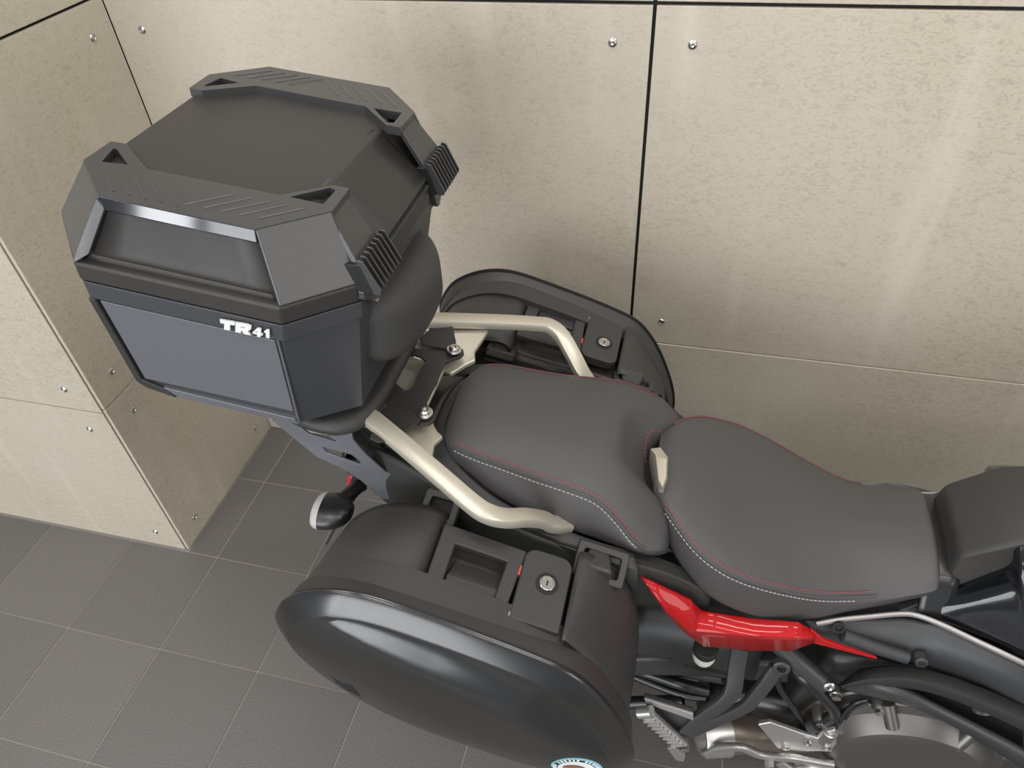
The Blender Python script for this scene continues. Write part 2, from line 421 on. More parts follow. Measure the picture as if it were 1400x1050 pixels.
# loop of stitching round the bracket notch, laid on the vinyl
from mathutils.bvhtree import BVHTree
def tree_of(rows):
    m = MB().grid(rows); return BVHTree.FromPolygons([Vector(v) for v in m.v], m.f)
ptree = tree_of(rows)
def drape(tree, px, py, lift=0.0008):
    r = Vector(CR.T @ np.array([px - 700.0, py - 525.0, FPX])).normalized()
    h = tree.ray_cast(Vector(CAM_LOC), r)
    return np.array(h[0] - r * lift) if h[0] is not None else None
loop = [drape(ptree, *q) for q in crom([np.array(q, float) for q in ((911, 597), (900, 589), (890, 590), (884, 602), (882, 618), (885, 636), (892, 654), (900, 668))], 5)]
loop = [p for p in loop if p is not None]
RS = [(0.000, 0.070, 0.862, 0.080, 0.830, 0.868), (0.022, 0.094, 0.868, 0.105, 0.825, 0.876), (0.045, 0.120, 0.862, 0.136, 0.803, 0.876), (0.072, 0.143, 0.848, 0.158, 0.780, 0.868), (0.105, 0.158, 0.832, 0.172, 0.757, 0.856),
      (0.146, 0.165, 0.816, 0.178, 0.737, 0.838), (0.202, 0.160, 0.795, 0.174, 0.718, 0.819), (0.275, 0.143, 0.768, 0.157, 0.710, 0.801),
      (0.341, 0.122, 0.755, 0.134, 0.722, 0.792), (0.390, 0.111, 0.762, 0.120, 0.736, 0.793), (0.425, 0.105, 0.774, 0.112, 0.752, 0.799), (0.448, 0.100, 0.783, 0.107, 0.763, 0.804),
      (0.460, 0.093, 0.783, 0.099, 0.764, 0.801), (0.467, 0.083, 0.767, 0.090, 0.750, 0.784)]
rows2, S2 = seat_rows(RS, 5)
rseat = build(MB().grid(rows2, cap=True), 'rider_seat', 'vinyl', BIKE, angle=50)
for s in (-1, 1):
    stitch_line([(p[0], p[1] - s * 0.003, p[2] + 0.003) for p in seat_edge(S2, s, x0=0.02, x1=0.37)], 'red_stitching', 'red_thread', rseat)
    stitch_line([(p[0], p[1] + s * 0.0065, p[2] - 0.009) for p in seat_edge(S2, s, x0=0.02, x1=0.35)], 'white_stitching', 'white_thread', rseat)
    build(MB().tube([(p[0], p[1] + s * 0.0025, p[2] - 0.003) for p in seat_edge(S2, s, x0=0.02, x1=0.38)], 0.0022, n=8), 'seam_piping', 'vinyl', rseat)
stitch_line(loop, 'red_stitching', 'red_thread', pseat)
# silver bracket between the seats
br = [atz(px, py, 0.876) for px, py in ((889, 613), (903, 611), (914, 626), (913, 655), (907, 671), (901, 668))]
top = [atz(px, py, 0.892) for px, py in ((897, 622), (901, 626), (912, 627), (911, 653), (906, 667), (900, 655))]
mb = MB(); n6 = len(br)
mb.grid([[b - np.array([0, 0, 0.05]) for b in br], br, top], closed_u=True, cap=True)
build(mb, 'seat_bracket', 'champagne', BIKE, bevel=0.002)

# --- seat surround and tail -------------------------------------------------
def ring(S, x0, x1, off_in, off_out, zoff, zdrop, nose):
    """plastic band round the tail of the passenger seat"""
    pts = []
    side = [(x, wb, zb) for x, wt, zt, wb, zb, zc in S if x0 <= x <= x1]
    return side
sr = [np.array(p) for p in [(-0.02, -0.180, 0.838), (-0.08, -0.172, 0.842), (-0.149, -0.163, 0.853), (-0.20, -0.157, 0.864), (-0.25, -0.147, 0.880), (-0.292, -0.132, 0.898), (-0.325, -0.110, 0.908), (-0.350, -0.082, 0.914), (-0.365, -0.045, 0.918), (-0.368, 0.0, 0.92)]]
inner = crom(sr + [p * np.array([1, -1, 1]) for p in sr[-2::-1]], 4)
C0 = np.array([-0.15, 0, 0])
def outw(p, d, dz):
    v = np.array([p[0] - C0[0], p[1] * 1.6, 0]); v /= np.linalg.norm(v); q = p + v * d; q[2] += dz; return q
rowsT = [[outw(p, d, dz) for p in inner] for d, dz in ((-0.02, -0.03), (-0.004, -0.004), (0.003, 0.004), (0.014, 0.005), (0.028, -0.004), (0.032, -0.022), (0.034, -0.06))]
build(MB().grid(rowsT), 'seat_surround', 'black_plastic', BIKE, angle=40, solid=0.003)
# rear hump of the tail between the grab rails
tail = [[np.array(p) for p in r] for r in (
    [(-0.375, -0.115, 0.905), (-0.385, -0.05, 0.922), (-0.387, 0, 0.925), (-0.385, 0.05, 0.922), (-0.375, 0.115, 0.905)],
    [(-0.43, -0.105, 0.905), (-0.44, -0.05, 0.925), (-0.442, 0, 0.928), (-0.44, 0.05, 0.925), (-0.43, 0.105, 0.905)],
    [(-0.50, -0.085, 0.895), (-0.51, -0.04, 0.915), (-0.512, 0, 0.918), (-0.51, 0.04, 0.915), (-0.50, 0.085, 0.895)],
    [(-0.56, -0.06, 0.862), (-0.57, -0.03, 0.875), (-0.572, 0, 0.878), (-0.57, 0.03, 0.875), (-0.56, 0.06, 0.862)],
    [(-0.590, -0.06, 0.785), (-0.600, -0.03, 0.787), (-0.602, 0, 0.787), (-0.600, 0.03, 0.787), (-0.590, 0.06, 0.785)])]
build(MB().grid(patch(tail, 5, 4)), 'tail_cowl', 'satin_black', BIKE, angle=40, solid=0.004)
tl = MB().hexa([(-0.606, -0.045, 0.700), (-0.57, -0.045, 0.700), (-0.57, 0.045, 0.700), (-0.606, 0.045, 0.700), (-0.598, -0.04, 0.730), (-0.57, -0.04, 0.735), (-0.57, 0.04, 0.735), (-0.598, 0.04, 0.730)])
build(MB().hexa([(-0.60, -0.04, 0.735), (-0.53, -0.05, 0.72), (-0.53, 0.05, 0.72), (-0.60, 0.04, 0.735), (-0.592, -0.05, 0.79), (-0.53, -0.06, 0.81), (-0.53, 0.06, 0.81), (-0.592, 0.05, 0.79)]), 'tail_light_mount', 'satin_black', BIKE, bevel=0.008)
build(tl, 'tail_light', 'lens_red', BIKE, bevel=0.006)

for s in (-1, 1):
    # large lower tail panel, from under the grab rail to the red cover
    up = [(-0.50, -0.095, 0.900), (-0.42, -0.125, 0.905), (-0.33, -0.158, 0.895), (-0.25, -0.178, 0.876), (-0.16, -0.190, 0.852), (-0.07, -0.194, 0.838), (0.00, -0.186, 0.820), (0.06, -0.174, 0.785), (0.115, -0.164, 0.735)]
    mid = [(-0.51, -0.105, 0.850), (-0.43, -0.140, 0.850), (-0.33, -0.178, 0.835), (-0.25, -0.196, 0.815), (-0.16, -0.206, 0.795), (-0.07, -0.204, 0.785), (0.00, -0.190, 0.772), (0.06, -0.176, 0.745), (0.115, -0.165, 0.705)]
    low = [(-0.51, -0.105, 0.79), (-0.43, -0.14, 0.77), (-0.33, -0.17, 0.74), (-0.25, -0.185, 0.72), (-0.16, -0.193, 0.70), (-0.07, -0.192, 0.69), (0.00, -0.178, 0.685), (0.06, -0.168, 0.68), (0.115, -0.160, 0.67)]
    sp = build(MB().grid(patch([sgn(up, s), sgn(mid, s), sgn(low, s)], 5, 4)), 'tail_side_panel', 'black_plastic', BIKE, angle=40, solid=0.004)
    top_in = [np.array([p[0], p[1] * 0.86, p[2] - 0.004]) for p in sgn(up, s)]
    build(MB().grid([crom(top_in, 4), crom([p + np.array([0, 0, 0.004]) for p in sgn(up, s)], 4), crom(sgn(up, s), 4)]), 'panel_ledge', 'black_plastic', sp, angle=40)
    # sockets that take the pannier hooks
    for (x, w, z, lx, lz, rot) in ((-0.330, -0.196, 0.892, 0.058, 0.052, 0.20), (-0.068, -0.210, 0.836, 0.082, 0.056, 0.24)):
        o = MB(); R = Matrix.Rotation(rot, 3, 'Y')
        out = [(a, b) for a, b in rrect(lx, lz, 0.006)]; inn = [(a, b) for a, b in rrect(lx - 0.022, lz - 0.022, 0.004)]
        tilt = Matrix.Rotation(s * 1.15, 3, 'X')
        P3 = lambda a, b: V((x, -w if s > 0 else w, z)) + R @ (tilt @ Vector((a, 0, b)))
        o.plate([P3(a, b) for a, b in out], R @ (tilt @ Vector((0, s * 0.016, 0))), [[P3(a, b) for a, b in inn]])
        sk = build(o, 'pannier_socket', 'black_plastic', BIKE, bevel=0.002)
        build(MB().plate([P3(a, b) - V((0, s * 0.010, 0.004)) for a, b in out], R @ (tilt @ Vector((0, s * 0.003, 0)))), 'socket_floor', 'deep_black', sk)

# --- grab rails ------------------------------------------------------------
for s in (-1, 1):
    path = crom(sgn([(-0.560, -0.080, 1.000), (-0.500, -0.108, 1.010), (-0.460, -0.127, 1.011), (-0.428, -0.143, 1.006), (-0.330, -0.191, 0.979), (-0.262, -0.224, 0.958), (-0.236, -0.231, 0.950), (-0.212, -0.223, 0.936), (-0.185, -0.198, 0.912), (-0.165, -0.180, 0.888), (-0.150, -0.172, 0.870), (-0.130, -0.155, 0.850)], s), 6)
    gr = build(MB().sweep(path, rrect(0.030, 0.019, 0.0045, 2)), 'grab_rail', 'champagne', BIKE, angle=32)
    # web that joins the rail to the bolted ear of the rack
    web = [np.array([x, s * w, z]) for x, w, z in ((-0.475, 0.112, 0.996), (-0.43, 0.136, 0.990), (-0.40, 0.150, 0.983), (-0.345, 0.178, 0.970), (-0.350, 0.150, 0.966), (-0.357, 0.120, 0.962), (-0.350, 0.098, 0.959), (-0.365, 0.085, 0.956), (-0.385, 0.058, 0.954), (-0.405, 0.066, 0.956), (-0.43, 0.085, 0.966), (-0.475, 0.095, 0.985))]
    build(MB().plate(web, (0, 0, -0.010)), 'rail_web', 'champagne', gr, bevel=0.003)

# --- luggage rack ----------------------------------------------------------
TB = math.radians(7.4); OB = np.array([-0.59, 0.0, 1.419])
UV_ = np.array([math.cos(TB), 0, -math.sin(TB)]); NV_ = np.array([math.sin(TB), 0, math.cos(TB)])
def L(u, w, n): return OB + UV_ * u + np.array([0, w, 0]) + NV_ * n
def bn(px, py, n):
    r = CR.T @ np.array([px - 700.0, py - 525.0, FPX]); t = (n - (CAM_LOC - OB) @ NV_) / (r @ NV_); d = CAM_LOC + r * t - OB
    return np.array([d @ UV_, d[1], n])
def bw(px, py, w):
    d = at(px, py, w) - OB; return np.array([d @ UV_, w, d @ NV_])
half = [(0.253, -0.030), (0.253, -0.050), (0.262, -0.064), (0.275, -0.075), (0.279, -0.086), (0.274, -0.097), (0.262, -0.102), (0.248, -0.100), (0.230, -0.088), (0.212, -0.076), (0.19, -0.072), (0.16, -0.075), (0.10, -0.09), (-0.10, -0.09)]
outl = [(0.256, 0.0)] + half; fullo = outl + [(u, -w) for u, w in outl[:0:-1]]
rk_n = -0.405
hole = [(0.172, 0.058), (0.206, 0.054), (0.219, 0.046), (0.219, -0.028), (0.210, -0.036), (0.180, -0.018), (0.168, -0.005), (0.166, 0.050)]
build(MB().plate([np.array(p) for p in ((-0.52, -0.10, 0.955), (-0.40, -0.075, 0.955), (-0.40, 0.075, 0.955), (-0.52, 0.10, 0.955))], (0, 0, -0.008)), 'rail_bridge', 'champagne', BIKE, bevel=0.003)
rack = build(MB().plate([L(u, w, rk_n) for u, w in fullo], NV_ * -0.006, [[L(u, w, rk_n) for u, w in hole]]), 'luggage_rack', 'rack_black', BIKE, bevel=0.0015)
# raised flanges that link the ears to the rails
for s in (-1, 1):
    tab = [(0.262, 0.085), (0.258, 0.105), (0.243, 0.135), (0.232, 0.158), (0.215, 0.170), (0.198, 0.165), (0.196, 0.140), (0.202, 0.115), (0.190, 0.098), (0.20, 0.080)]
    build(MB().plate([L(u, s * w, rk_n + 0.006 + 0.10 * max(0, w - 0.085)) for u, w in tab], NV_ * -0.005), 'rack_tab', 'rack_black', rack, bevel=0.0015)
    b = L(0.261, s * 0.082, rk_n + 0.006)
    bo = build(MB().lathe(b, NV_, [(0, 0.0135), (0.003, 0.0135), (0.0035, 0.0125)], n=24), 'washer', 'steel', rack, angle=30)
    build(MB().lathe(b + NV_ * 0.0035, NV_, [(0, 0.0095), (0.004, 0.009), (0.0065, 0.006), (0.0065, 0.0042), (0.003, 0.004)], n=20), 'bolt', 'steel', rack, angle=30)
    # grey slotted side plate under the case
    wp = s * 0.128
    def sp_(px, py): q = at(px, py, -0.128); return np.array([q[0], wp, q[2]])
    so = [sp_(*q) for q in ((372, 575), (433, 625), (464, 639), (493, 657), (521, 682), (556, 684), (556, 657), (527, 646), (500, 622), (483, 602), (480, 588), (489, 576), (492, 560), (400, 556))]
    h1 = [sp_(*q) for q in ((409, 583), (422, 593), (461, 605), (447, 594), (440, 588), (424, 580))]
    h2 = [sp_(*q) for q in ((440, 611), (447, 619), (490, 635), (494, 633), (481, 622))]
    build(MB().plate([np.array([p[0], s * 0.100, p[2] - 0.004]) for p in [sp_(*q) for q in ((445, 600), (470, 636), (493, 652), (521, 678), (550, 680), (550, 655), (500, 618), (485, 600), (470, 596))]], (0, -s * 0.004, 0)), 'slot_dark_backing', 'rack_black', rack)  # dark plate added behind the slots so they look black
    build(MB().plate(so, (0, -s * 0.004, 0), [h1, h2]), 'rack_side_plate', 'rack_grey', rack, bevel=0.001)
# rounded carrier plate the case sits on
ch = [(0.195, 0.0), (0.194, -0.09), (0.183, -0.145), (0.155, -0.175), (0.11, -0.181), (0.06, -0.172), (0.0, -0.155), (-0.10, -0.140), (-0.155, -0.09), (-0.165, 0.0)]
ch = crom([np.array(q) for q in ch + [(u, -w) for u, w in ch[-2:0:-1]]], 5, closed=True)
rows = []
for d, n in ((-0.045, -0.372), (-0.014, -0.370), (-0.005, -0.373), (0.0, -0.380), (0.0, -0.390), (-0.006, -0.397), (-0.02, -0.399)):
    rows.append([L(0.015 + (u - 0.015) * (1 + d / 0.18), w * (1 + d / 0.18), n) for u, w in ch])
build(MB().grid(rows, closed_u=True, cap=True), 'case_carrier', 'black_plastic', rack, angle=45)

# ------------------------------------------------------------------ top case
CASE = thing('top_case', 'large angular black top case with grey side panel and white TR41 lettering', 'top case', tuple(L(0, 0, -0.37)), (0, TB, 0))
def Lc(pts): return [L(*p) for p in pts]
def octo(front, fw, fc, side, rc, rear, rw, n):
    """plan outline (right side first): front u, front half width, chamfer u, side half width, rear chamfer u, rear u, rear half width"""
    h = [(front, -fw), (fc, -side), (rc, -side), (rear, -rw)]
    return [L(u, w, n) for u, w in h] + [L(u, -w, n) for u, w in h[::-1]]
body = [octo(0.160, 0.120, 0.090, 0.180, -0.150, -0.200, 0.100, -0.367), octo(0.178, 0.138, 0.104, 0.199, -0.168, -0.222, 0.118, -0.352),
        octo(0.196, 0.156, 0.122, 0.234, -0.150, -0.228, 0.146, -0.150), octo(0.203, 0.163, 0.128, 0.241, -0.146, -0.232, 0.150, -0.148), octo(0.206, 0.166, 0.132, 0.244, -0.144, -0.235, 0.150, -0.1185),
        octo(0.190, 0.150, 0.120, 0.230, -0.135, -0.22, 0.140, -0.1185)]
cbody = build(MB().grid(body, closed_u=True, cap=True), 'case_body', 'side_plastic', CASE, bevel=0.0045, seg=3)
for s in (-1, 1):
    def ps(pts): return [L(u, -s * -abs(w) if False else s * abs(w), n) for u, w, n in pts]
    # grey painted side panel, slightly proud of the shell, with a ledge along its foot
    q = [(-0.136, 0.2385, -0.152), (0.114, 0.2385, -0.152), (0.102, 0.2100, -0.318), (-0.143, 0.2085, -0.326)]
    mb = MB().plate(ps(q), (0, -s * 0.006, 0)); pn = build(mb, 'side_panel', 'panel_paint', CASE, bevel=0.0015)
    led = [(-0.120, 0.206, -0.340), (0.101, 0.209, -0.336), (0.103, 0.204, -0.353), (-0.098, 0.204, -0.358)]
    build(MB().plate(ps(led), (0, -s * 0.012, 0.0)), 'panel_ledge', 'panel_paint', CASE, bevel=0.002)
    fr = [(-0.152, 0.2405, -0.150), (-0.141, 0.2405, -0.150), (-0.149, 0.2095, -0.330), (-0.116, 0.2080, -0.341), (-0.101, 0.2060, -0.358), (-0.150, 0.2060, -0.350), (-0.163, 0.2075, -0.338)]
    build(MB().plate(ps(fr), (0, -s * 0.012, 0)), 'panel_frame', 'black_plastic', CASE, bevel=0.002)
    fr = [(0.116, 0.2385, -0.150), (0.119, 0.2385, -0.150), (0.106, 0.2065, -0.345), (0.103, 0.2065, -0.345)]
    build(MB().plate(ps(fr), (0, -s * 0.004, 0)), 'panel_bead', 'panel_paint', CASE, bevel=0.001)
# lid shell
lid = [octo(0.190, 0.150, 0.120, 0.230, -0.135, -0.22, 0.140, -0.1165), octo(0.207, 0.167, 0.133, 0.2455, -0.145, -0.236, 0.150, -0.1165),
       octo(0.207, 0.167, 0.133, 0.2455, -0.145, -0.236, 0.150, -0.0885), octo(0.198, 0.155, 0.118, 0.231, -0.135, -0.226, 0.142, -0.0875),
       octo(0.135, 0.128, 0.094, 0.205, -0.094, -0.166, 0.128, -0.0125), octo(0.130, 0.124, 0.090, 0.200, -0.090, -0.162, 0.124, -0.0115)]
clid = build(MB().grid(lid, closed_u=True, cap=True), 'lid', 'lid_plastic', CASE, bevel=0.004, seg=3)
# front apron of the lid between the two latches: soft bend from the roof to the rim
ap = [[L(u, w, n) for w in (-0.094, 0.0, 0.094)] for u, n in ((0.118, -0.0135), (0.124, -0.0113), (0.134, -0.0135), (0.147, -0.023), (0.202, -0.070), (0.206, -0.078), (0.206, -0.10))]
build(MB().grid(patch(ap, 4, 2)), 'lid_apron', 'lid_plastic', clid, angle=40, solid=0.004)
build(MB().plate(Lc([(0.205, -0.092, -0.083), (0.205, 0.092, -0.083), (0.212, 0.092, -0.083), (0.212, -0.092, -0.083)]), NV_ * -0.030), 'front_rim', 'black_plastic', clid, bevel=0.001)

A_, B_, C_, D_ = (0.146, 0.093), (0.168, 0.093), (0.170, 0.150), (0.104, 0.218)
D2, E_, F_, G_ = (-0.100, 0.216), (-0.168, 0.150), (-0.168, 0.094), (-0.147, 0.093)
RB, FB = (-0.084, 0.141), (0.096, 0.139)
for s in (-1, 1):
    m = lambda pts, n: [L(u, s * w, n) for u, w in pts]
    hook_f = [(p[0], -p[1]) for p in (bn(396, 269, 0), bn(451, 256.5, 0), bn(459, 260, 0), bn(442, 279, 0))]
    hook_r = [(p[0], -p[1]) for p in (bn(139, 221, 0), bn(155, 203, 0), bn(159, 203, 0), bn(175, 225, 0))]
    strip = build(MB().plate(m([A_, B_, C_, D_, D2, E_, F_, G_, RB, FB], 0), NV_ * -0.013, [m(hook_f, 0), m(hook_r, 0)]), 'lid_rail', 'guard_plastic', CASE, bevel=0.0022, seg=2)
    # ribs pressed into the rail
    for k in range(5):
        p0 = bn(253 + 25 * k, 280 + 4.7 * k, 0); p1 = bn(319 + 24.5 * k, 266 + 4.7 * k, 0)
        build(MB().box((0, 0, 0), (1, 1, 1)), 'rib', 'line_light', strip, world=False) if False else None
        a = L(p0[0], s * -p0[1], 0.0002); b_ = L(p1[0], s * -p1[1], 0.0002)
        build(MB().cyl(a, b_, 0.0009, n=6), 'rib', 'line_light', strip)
    for k in range(5):
        p0 = bn(155 + 22 * k, 262 + 5 * k, 0); p1 = bn(140 + 22 * k, 232 + 5 * k, 0)
        a = L(p0[0], s * -p0[1], 0.0001); b_ = L(p1[0], s * -p1[1], 0.0001)
        build(MB().cyl(a, b_, 0.0011, n=6), 'rib', 'guard_plastic', strip)
    # corner guards
    K, K2, KR, KR2 = (0.134, 0.2445, -0.0885), (0.2065, 0.1675, -0.0885), (-0.145, 0.2445, -0.0885), (-0.236, 0.150, -0.0885)
    def solid_quad(q, name):
        P = [L(u, s * w, n) for u, w, n in q]; c = L(0, 0, -0.10)
        nn = np.cross(P[1] - P[0], P[2] - P[0]); nn /= np.linalg.norm(nn)
        if nn @ (P[0] - c) < 0: nn = -nn
        return build(MB().hexa([p - nn * 0.010 for p in P] + P), name, 'guard_plastic', CASE, bevel=0.003, seg=2)
    solid_quad([(*D_, 0.0), (*C_, 0.0), K2, K], 'corner_guard')
    solid_quad([(*D2, 0.0), (*E_, 0.0), KR2, KR], 'corner_guard')
    # gloss strip under the edge of the roof, recessed face below it
    cs = [(0.103, 0.2180, -0.001), (-0.098, 0.2165, -0.001), (-0.100, 0.2215, -0.016), (0.106, 0.2225, -0.016)]
    build(MB().plate([L(u, s * w, n) for u, w, n in cs], NV_ * -0.004 + np.array([0, -s * 0.006, 0])), 'gloss_strip', 'gloss_chrome', CASE, bevel=0.0012)
    ins = [[(-0.099, 0.216, -0.016), (0.106, 0.217, -0.016)], [(-0.105, 0.220, -0.035), (0.113, 0.221, -0.035)], [(-0.118, 0.227, -0.062), (0.124, 0.228, -0.062)], [(-0.124, 0.231, -0.076), (0.128, 0.232, -0.076)], [(-0.124, 0.228, -0.084), (0.128, 0.229, -0.084)], [(-0.124, 0.215, -0.088), (0.128, 0.216, -0.088)]]
    build(MB().grid(patch([[L(u, s * w, n) for u, w, n in r] for r in ins], 4, 6)), 'side_inset', 'lid_plastic', CASE, angle=40, solid=0.004)
    fr = [(-0.100, 0.2205, -0.002), (-0.092, 0.2205, -0.014), (-0.124, 0.2385, -0.076), (-0.142, 0.2445, -0.088), (-0.147, 0.2445, -0.088)]
    build(MB().plate([L(u, s * w, n) for u, w, n in fr], np.array([0, -s * 0.014, 0])), 'inset_frame', 'guard_plastic', CASE, bevel=0.0015)
    # front face between the roof rail and the latch grille
    fp = [(0.169, 0.100, -0.008), (0.169, 0.152, -0.008), (0.206, 0.167, -0.060), (0.206, 0.098, -0.060)]
    solid_quad(fp, 'front_recess')
    for w0 in (0.099, 0.155):
        pass
    # latch grille
    gb = build(MB().hexa([L(u, s * w, n) for u, w, n in ((0.190, 0.172, -0.060), (0.190, 0.094, -0.060), (0.205, 0.094, -0.105), (0.205, 0.172, -0.105),
                                                       (0.2095, 0.172, -0.056), (0.2095, 0.094, -0.056), (0.2270, 0.094, -0.098), (0.2270, 0.172, -0.098))]), 'latch_grille', 'deep_black', CASE, bevel=0.002)
    for k in range(8):
        w = 0.0955 + 0.0745 * k / 7
        sl = [(0.206, w, -0.050), (0.2135, w, -0.051), (0.2365, w, -0.0905), (0.2345, w, -0.098), (0.222, w, -0.099), (0.204, w, -0.062)]
        build(MB().plate([L(u, s * (w_ - 0.0014), n) for u, w_, n in sl], np.array([0, s * 0.0028, 0])), 'slat', 'guard_plastic', gb, bevel=0.0007, seg=1)
    lt = [(0.203, 0.172, -0.098), (0.2285, 0.172, -0.098), (0.226, 0.150, -0.118), (0.218, 0.141, -0.140), (0.205, 0.137, -0.144), (0.203, 0.160, -0.13)]
    build(MB().plate(Lc([(0.205, s * 0.174, -0.096), (0.205, s * 0.094, -0.096), (0.205, s * 0.110, -0.108), (0.205, s * 0.126, -0.139), (0.205, s * 0.132, -0.143), (0.205, s * 0.141, -0.141), (0.205, s * 0.152, -0.124), (0.205, s * 0.174, -0.108)]), UV_ * 0.009), 'latch_plate', 'guard_plastic', gb, bevel=0.0015)
    build(MB().lathe(L(0.2135, s * 0.135, -0.136), UV_, [(0, 0.0035), (0.002, 0.0035), (0.0026, 0.002)], n=14), 'screw', 'steel', gb)
    # hinge gap below the rim
# front body face below the rim and the backrest cushion
pad = []
nu, nv = 40, 20
PW, PN = 0.122, 0.062
for j in range(nv + 1):
    t = j / nv; row = []
    a = math.pi / 2 * t                                  # 0 = rim against the case, 90 deg = face
    rr_ = math.cos(a) ** 0.55 if t < 1 else 0.0; hh = math.sin(a) ** 0.8
    for i in range(nu):
        th = 2 * math.pi * i / nu; e = 0.42
        x_ = math.copysign(abs(math.cos(th)) ** e, math.cos(th)); y_ = math.copysign(abs(math.sin(th)) ** e, math.sin(th))
        w = PW * x_ * (0.80 + 0.20 * rr_) * (rr_ if rr_ > 0 else 0)
        n = PN * y_ * (0.72 + 0.28 * rr_) * (rr_ if rr_ > 0 else 0)
        u = 0.192 + 0.058 * hh - 0.035 * (w / PW) ** 2 * 0.5
        row.append(L(u + 0.012 * (n / PN) * -0.6, w, -0.226 + n))
    pad.append(row)
build(MB().grid(pad, closed_u=True, cap=True), 'backrest_pad', 'pad_vinyl', CASE, angle=80)
build(MB().plate(Lc([(0.192, -0.100, -0.178), (0.192, 0.100, -0.178), (0.186, 0.100, -0.272), (0.186, -0.100, -0.272)]), UV_ * 0.012), 'pad_backing', 'black_plastic', CASE, bevel=0.003)
# lettering on the right and left band
def letters(s):
    def lp(px, py): q = bw(100 + px * 0.2143, 400 + py * 0.2143, -0.2462); return L(q[0], s * 0.2455, q[2])
    if s > 0: return
    T = [(938, 167), (1036, 184), (1034, 206), (1004, 201), (1003, 238), (966, 231), (968, 195), (944, 191)]
    Rr = [(1040, 185), (1112, 197), (1140, 209), (1136, 232), (1116, 241), (1136, 268), (1094, 260), (1080, 240), (1074, 239), (1073, 254), (1038, 247)]
    Rh = [(1075, 212), (1100, 216), (1099, 223), (1074, 219)]
    F4 = [(1178, 222), (1202, 227), (1200, 257), (1212, 260), (1211, 270), (1199, 268), (1198, 280), (1176, 275), (1177, 263), (1148, 257), (1149, 248)]
    F4h = [(1177, 240), (1164, 250), (1177, 253)]
    F1 = [(1237, 232), (1254, 236), (1255, 288), (1233, 283), (1233, 252), (1222, 252), (1222, 243)]
    for poly, h in ((T, []), (Rr, [Rh]), (F4, [F4h]), (F1, [])):
        build(MB().plate([lp(*q) for q in poly], (0, -0.0022, 0), [[lp(*q) for q in hh] for hh in h]), 'letter', 'lettering', cbody)
letters(-1)

# ------------------------------------------------------------------ panniers
LID = [(-0.534, 0.828), (-0.521, 0.870), (-0.492, 0.910), (-0.446, 0.939), (-0.395, 0.954), (-0.345, 0.953), (-0.28, 0.935), (-0.20, 0.909), (-0.125, 0.881), (-0.080, 0.858), (-0.048, 0.822), (-0.020, 0.772), (0.006, 0.705),
       (0.020, 0.650), (0.022, 0.600), (0.004, 0.555), (-0.050, 0.522), (-0.115, 0.510), (-0.180, 0.516), (-0.27, 0.542), (-0.355, 0.578), (-0.436, 0.640), (-0.492, 0.705), (-0.525, 0.770)]
LIDC = np.array([-0.26, 0.735])
lid_out = crom([np.array(p) for p in LID], 5, closed=True)
def edge_dist(p):
    A = np.array(lid_out); B = np.roll(A, -1, axis=0); d = B - A
    t = np.clip(((p - A) * d).sum(1) / (d * d).sum(1), 0, 1)
    return np.sqrt((((A + d * t[:, None]) - p) ** 2).sum(1).min())
DG0, DG1 = np.array([-0.420, 0.905]), np.array([0.000, 0.640])
DGN = np.array([-(DG1 - DG0)[1], (DG1 - DG0)[0]]); DGN = DGN / np.linalg.norm(DGN)
DGN = DGN if DGN[1] > 0 else -DGN
SEAM = 0.400
def smooth(a, b, x): t = min(max((x - a) / (b - a), 0), 1); return t * t * (3 - 2 * t)
LO = np.array(lid_out); _t = np.roll(LO, -1, axis=0) - np.roll(LO, 1, axis=0); _t /= np.linalg.norm(_t, axis=1)[:, None]
LIN = np.stack([-_t[:, 1], _t[:, 0]], 1)
if ((LIDC - LO) * LIN).sum(1).mean() < 0: LIN = -LIN
CREASE = 0.030
def lid_w(x, z, d):
    if d < CREASE: w = SEAM + 0.003 + 0.023 * (d / CREASE) ** 0.85
    else: w = SEAM + 0.026 + 0.016 * (1 - (1 - min((d - CREASE) / 0.12, 1)) ** 2)
    h = (np.array([x, z]) - DG0) @ DGN
    if h > 0:
        dd = max(d - CREASE, 0.0); hn = h / (h + dd + 1e-6)
        w -= 0.021 * min((h + dd) / 0.08, 1.0) * smooth(0, 1, hn * 1.4) * smooth(CREASE - 0.001, CREASE + 0.007, d)
    else: w += 0.004 * min(-h / 0.10, 1)
    return w - 0.06 * max(0, 0.64 - z)
LID_ROWS = [(d, None) for d in (0.0, 0.002, 0.006, 0.012, 0.018, 0.024, 0.028, 0.030, 0.032, 0.034, 0.037, 0.040, 0.044, 0.050, 0.056, 0.062)] + [(0.062, k) for k in (0.93, 0.86, 0.79, 0.72, 0.65, 0.58, 0.51, 0.44, 0.37, 0.30, 0.23, 0.16, 0.09)]
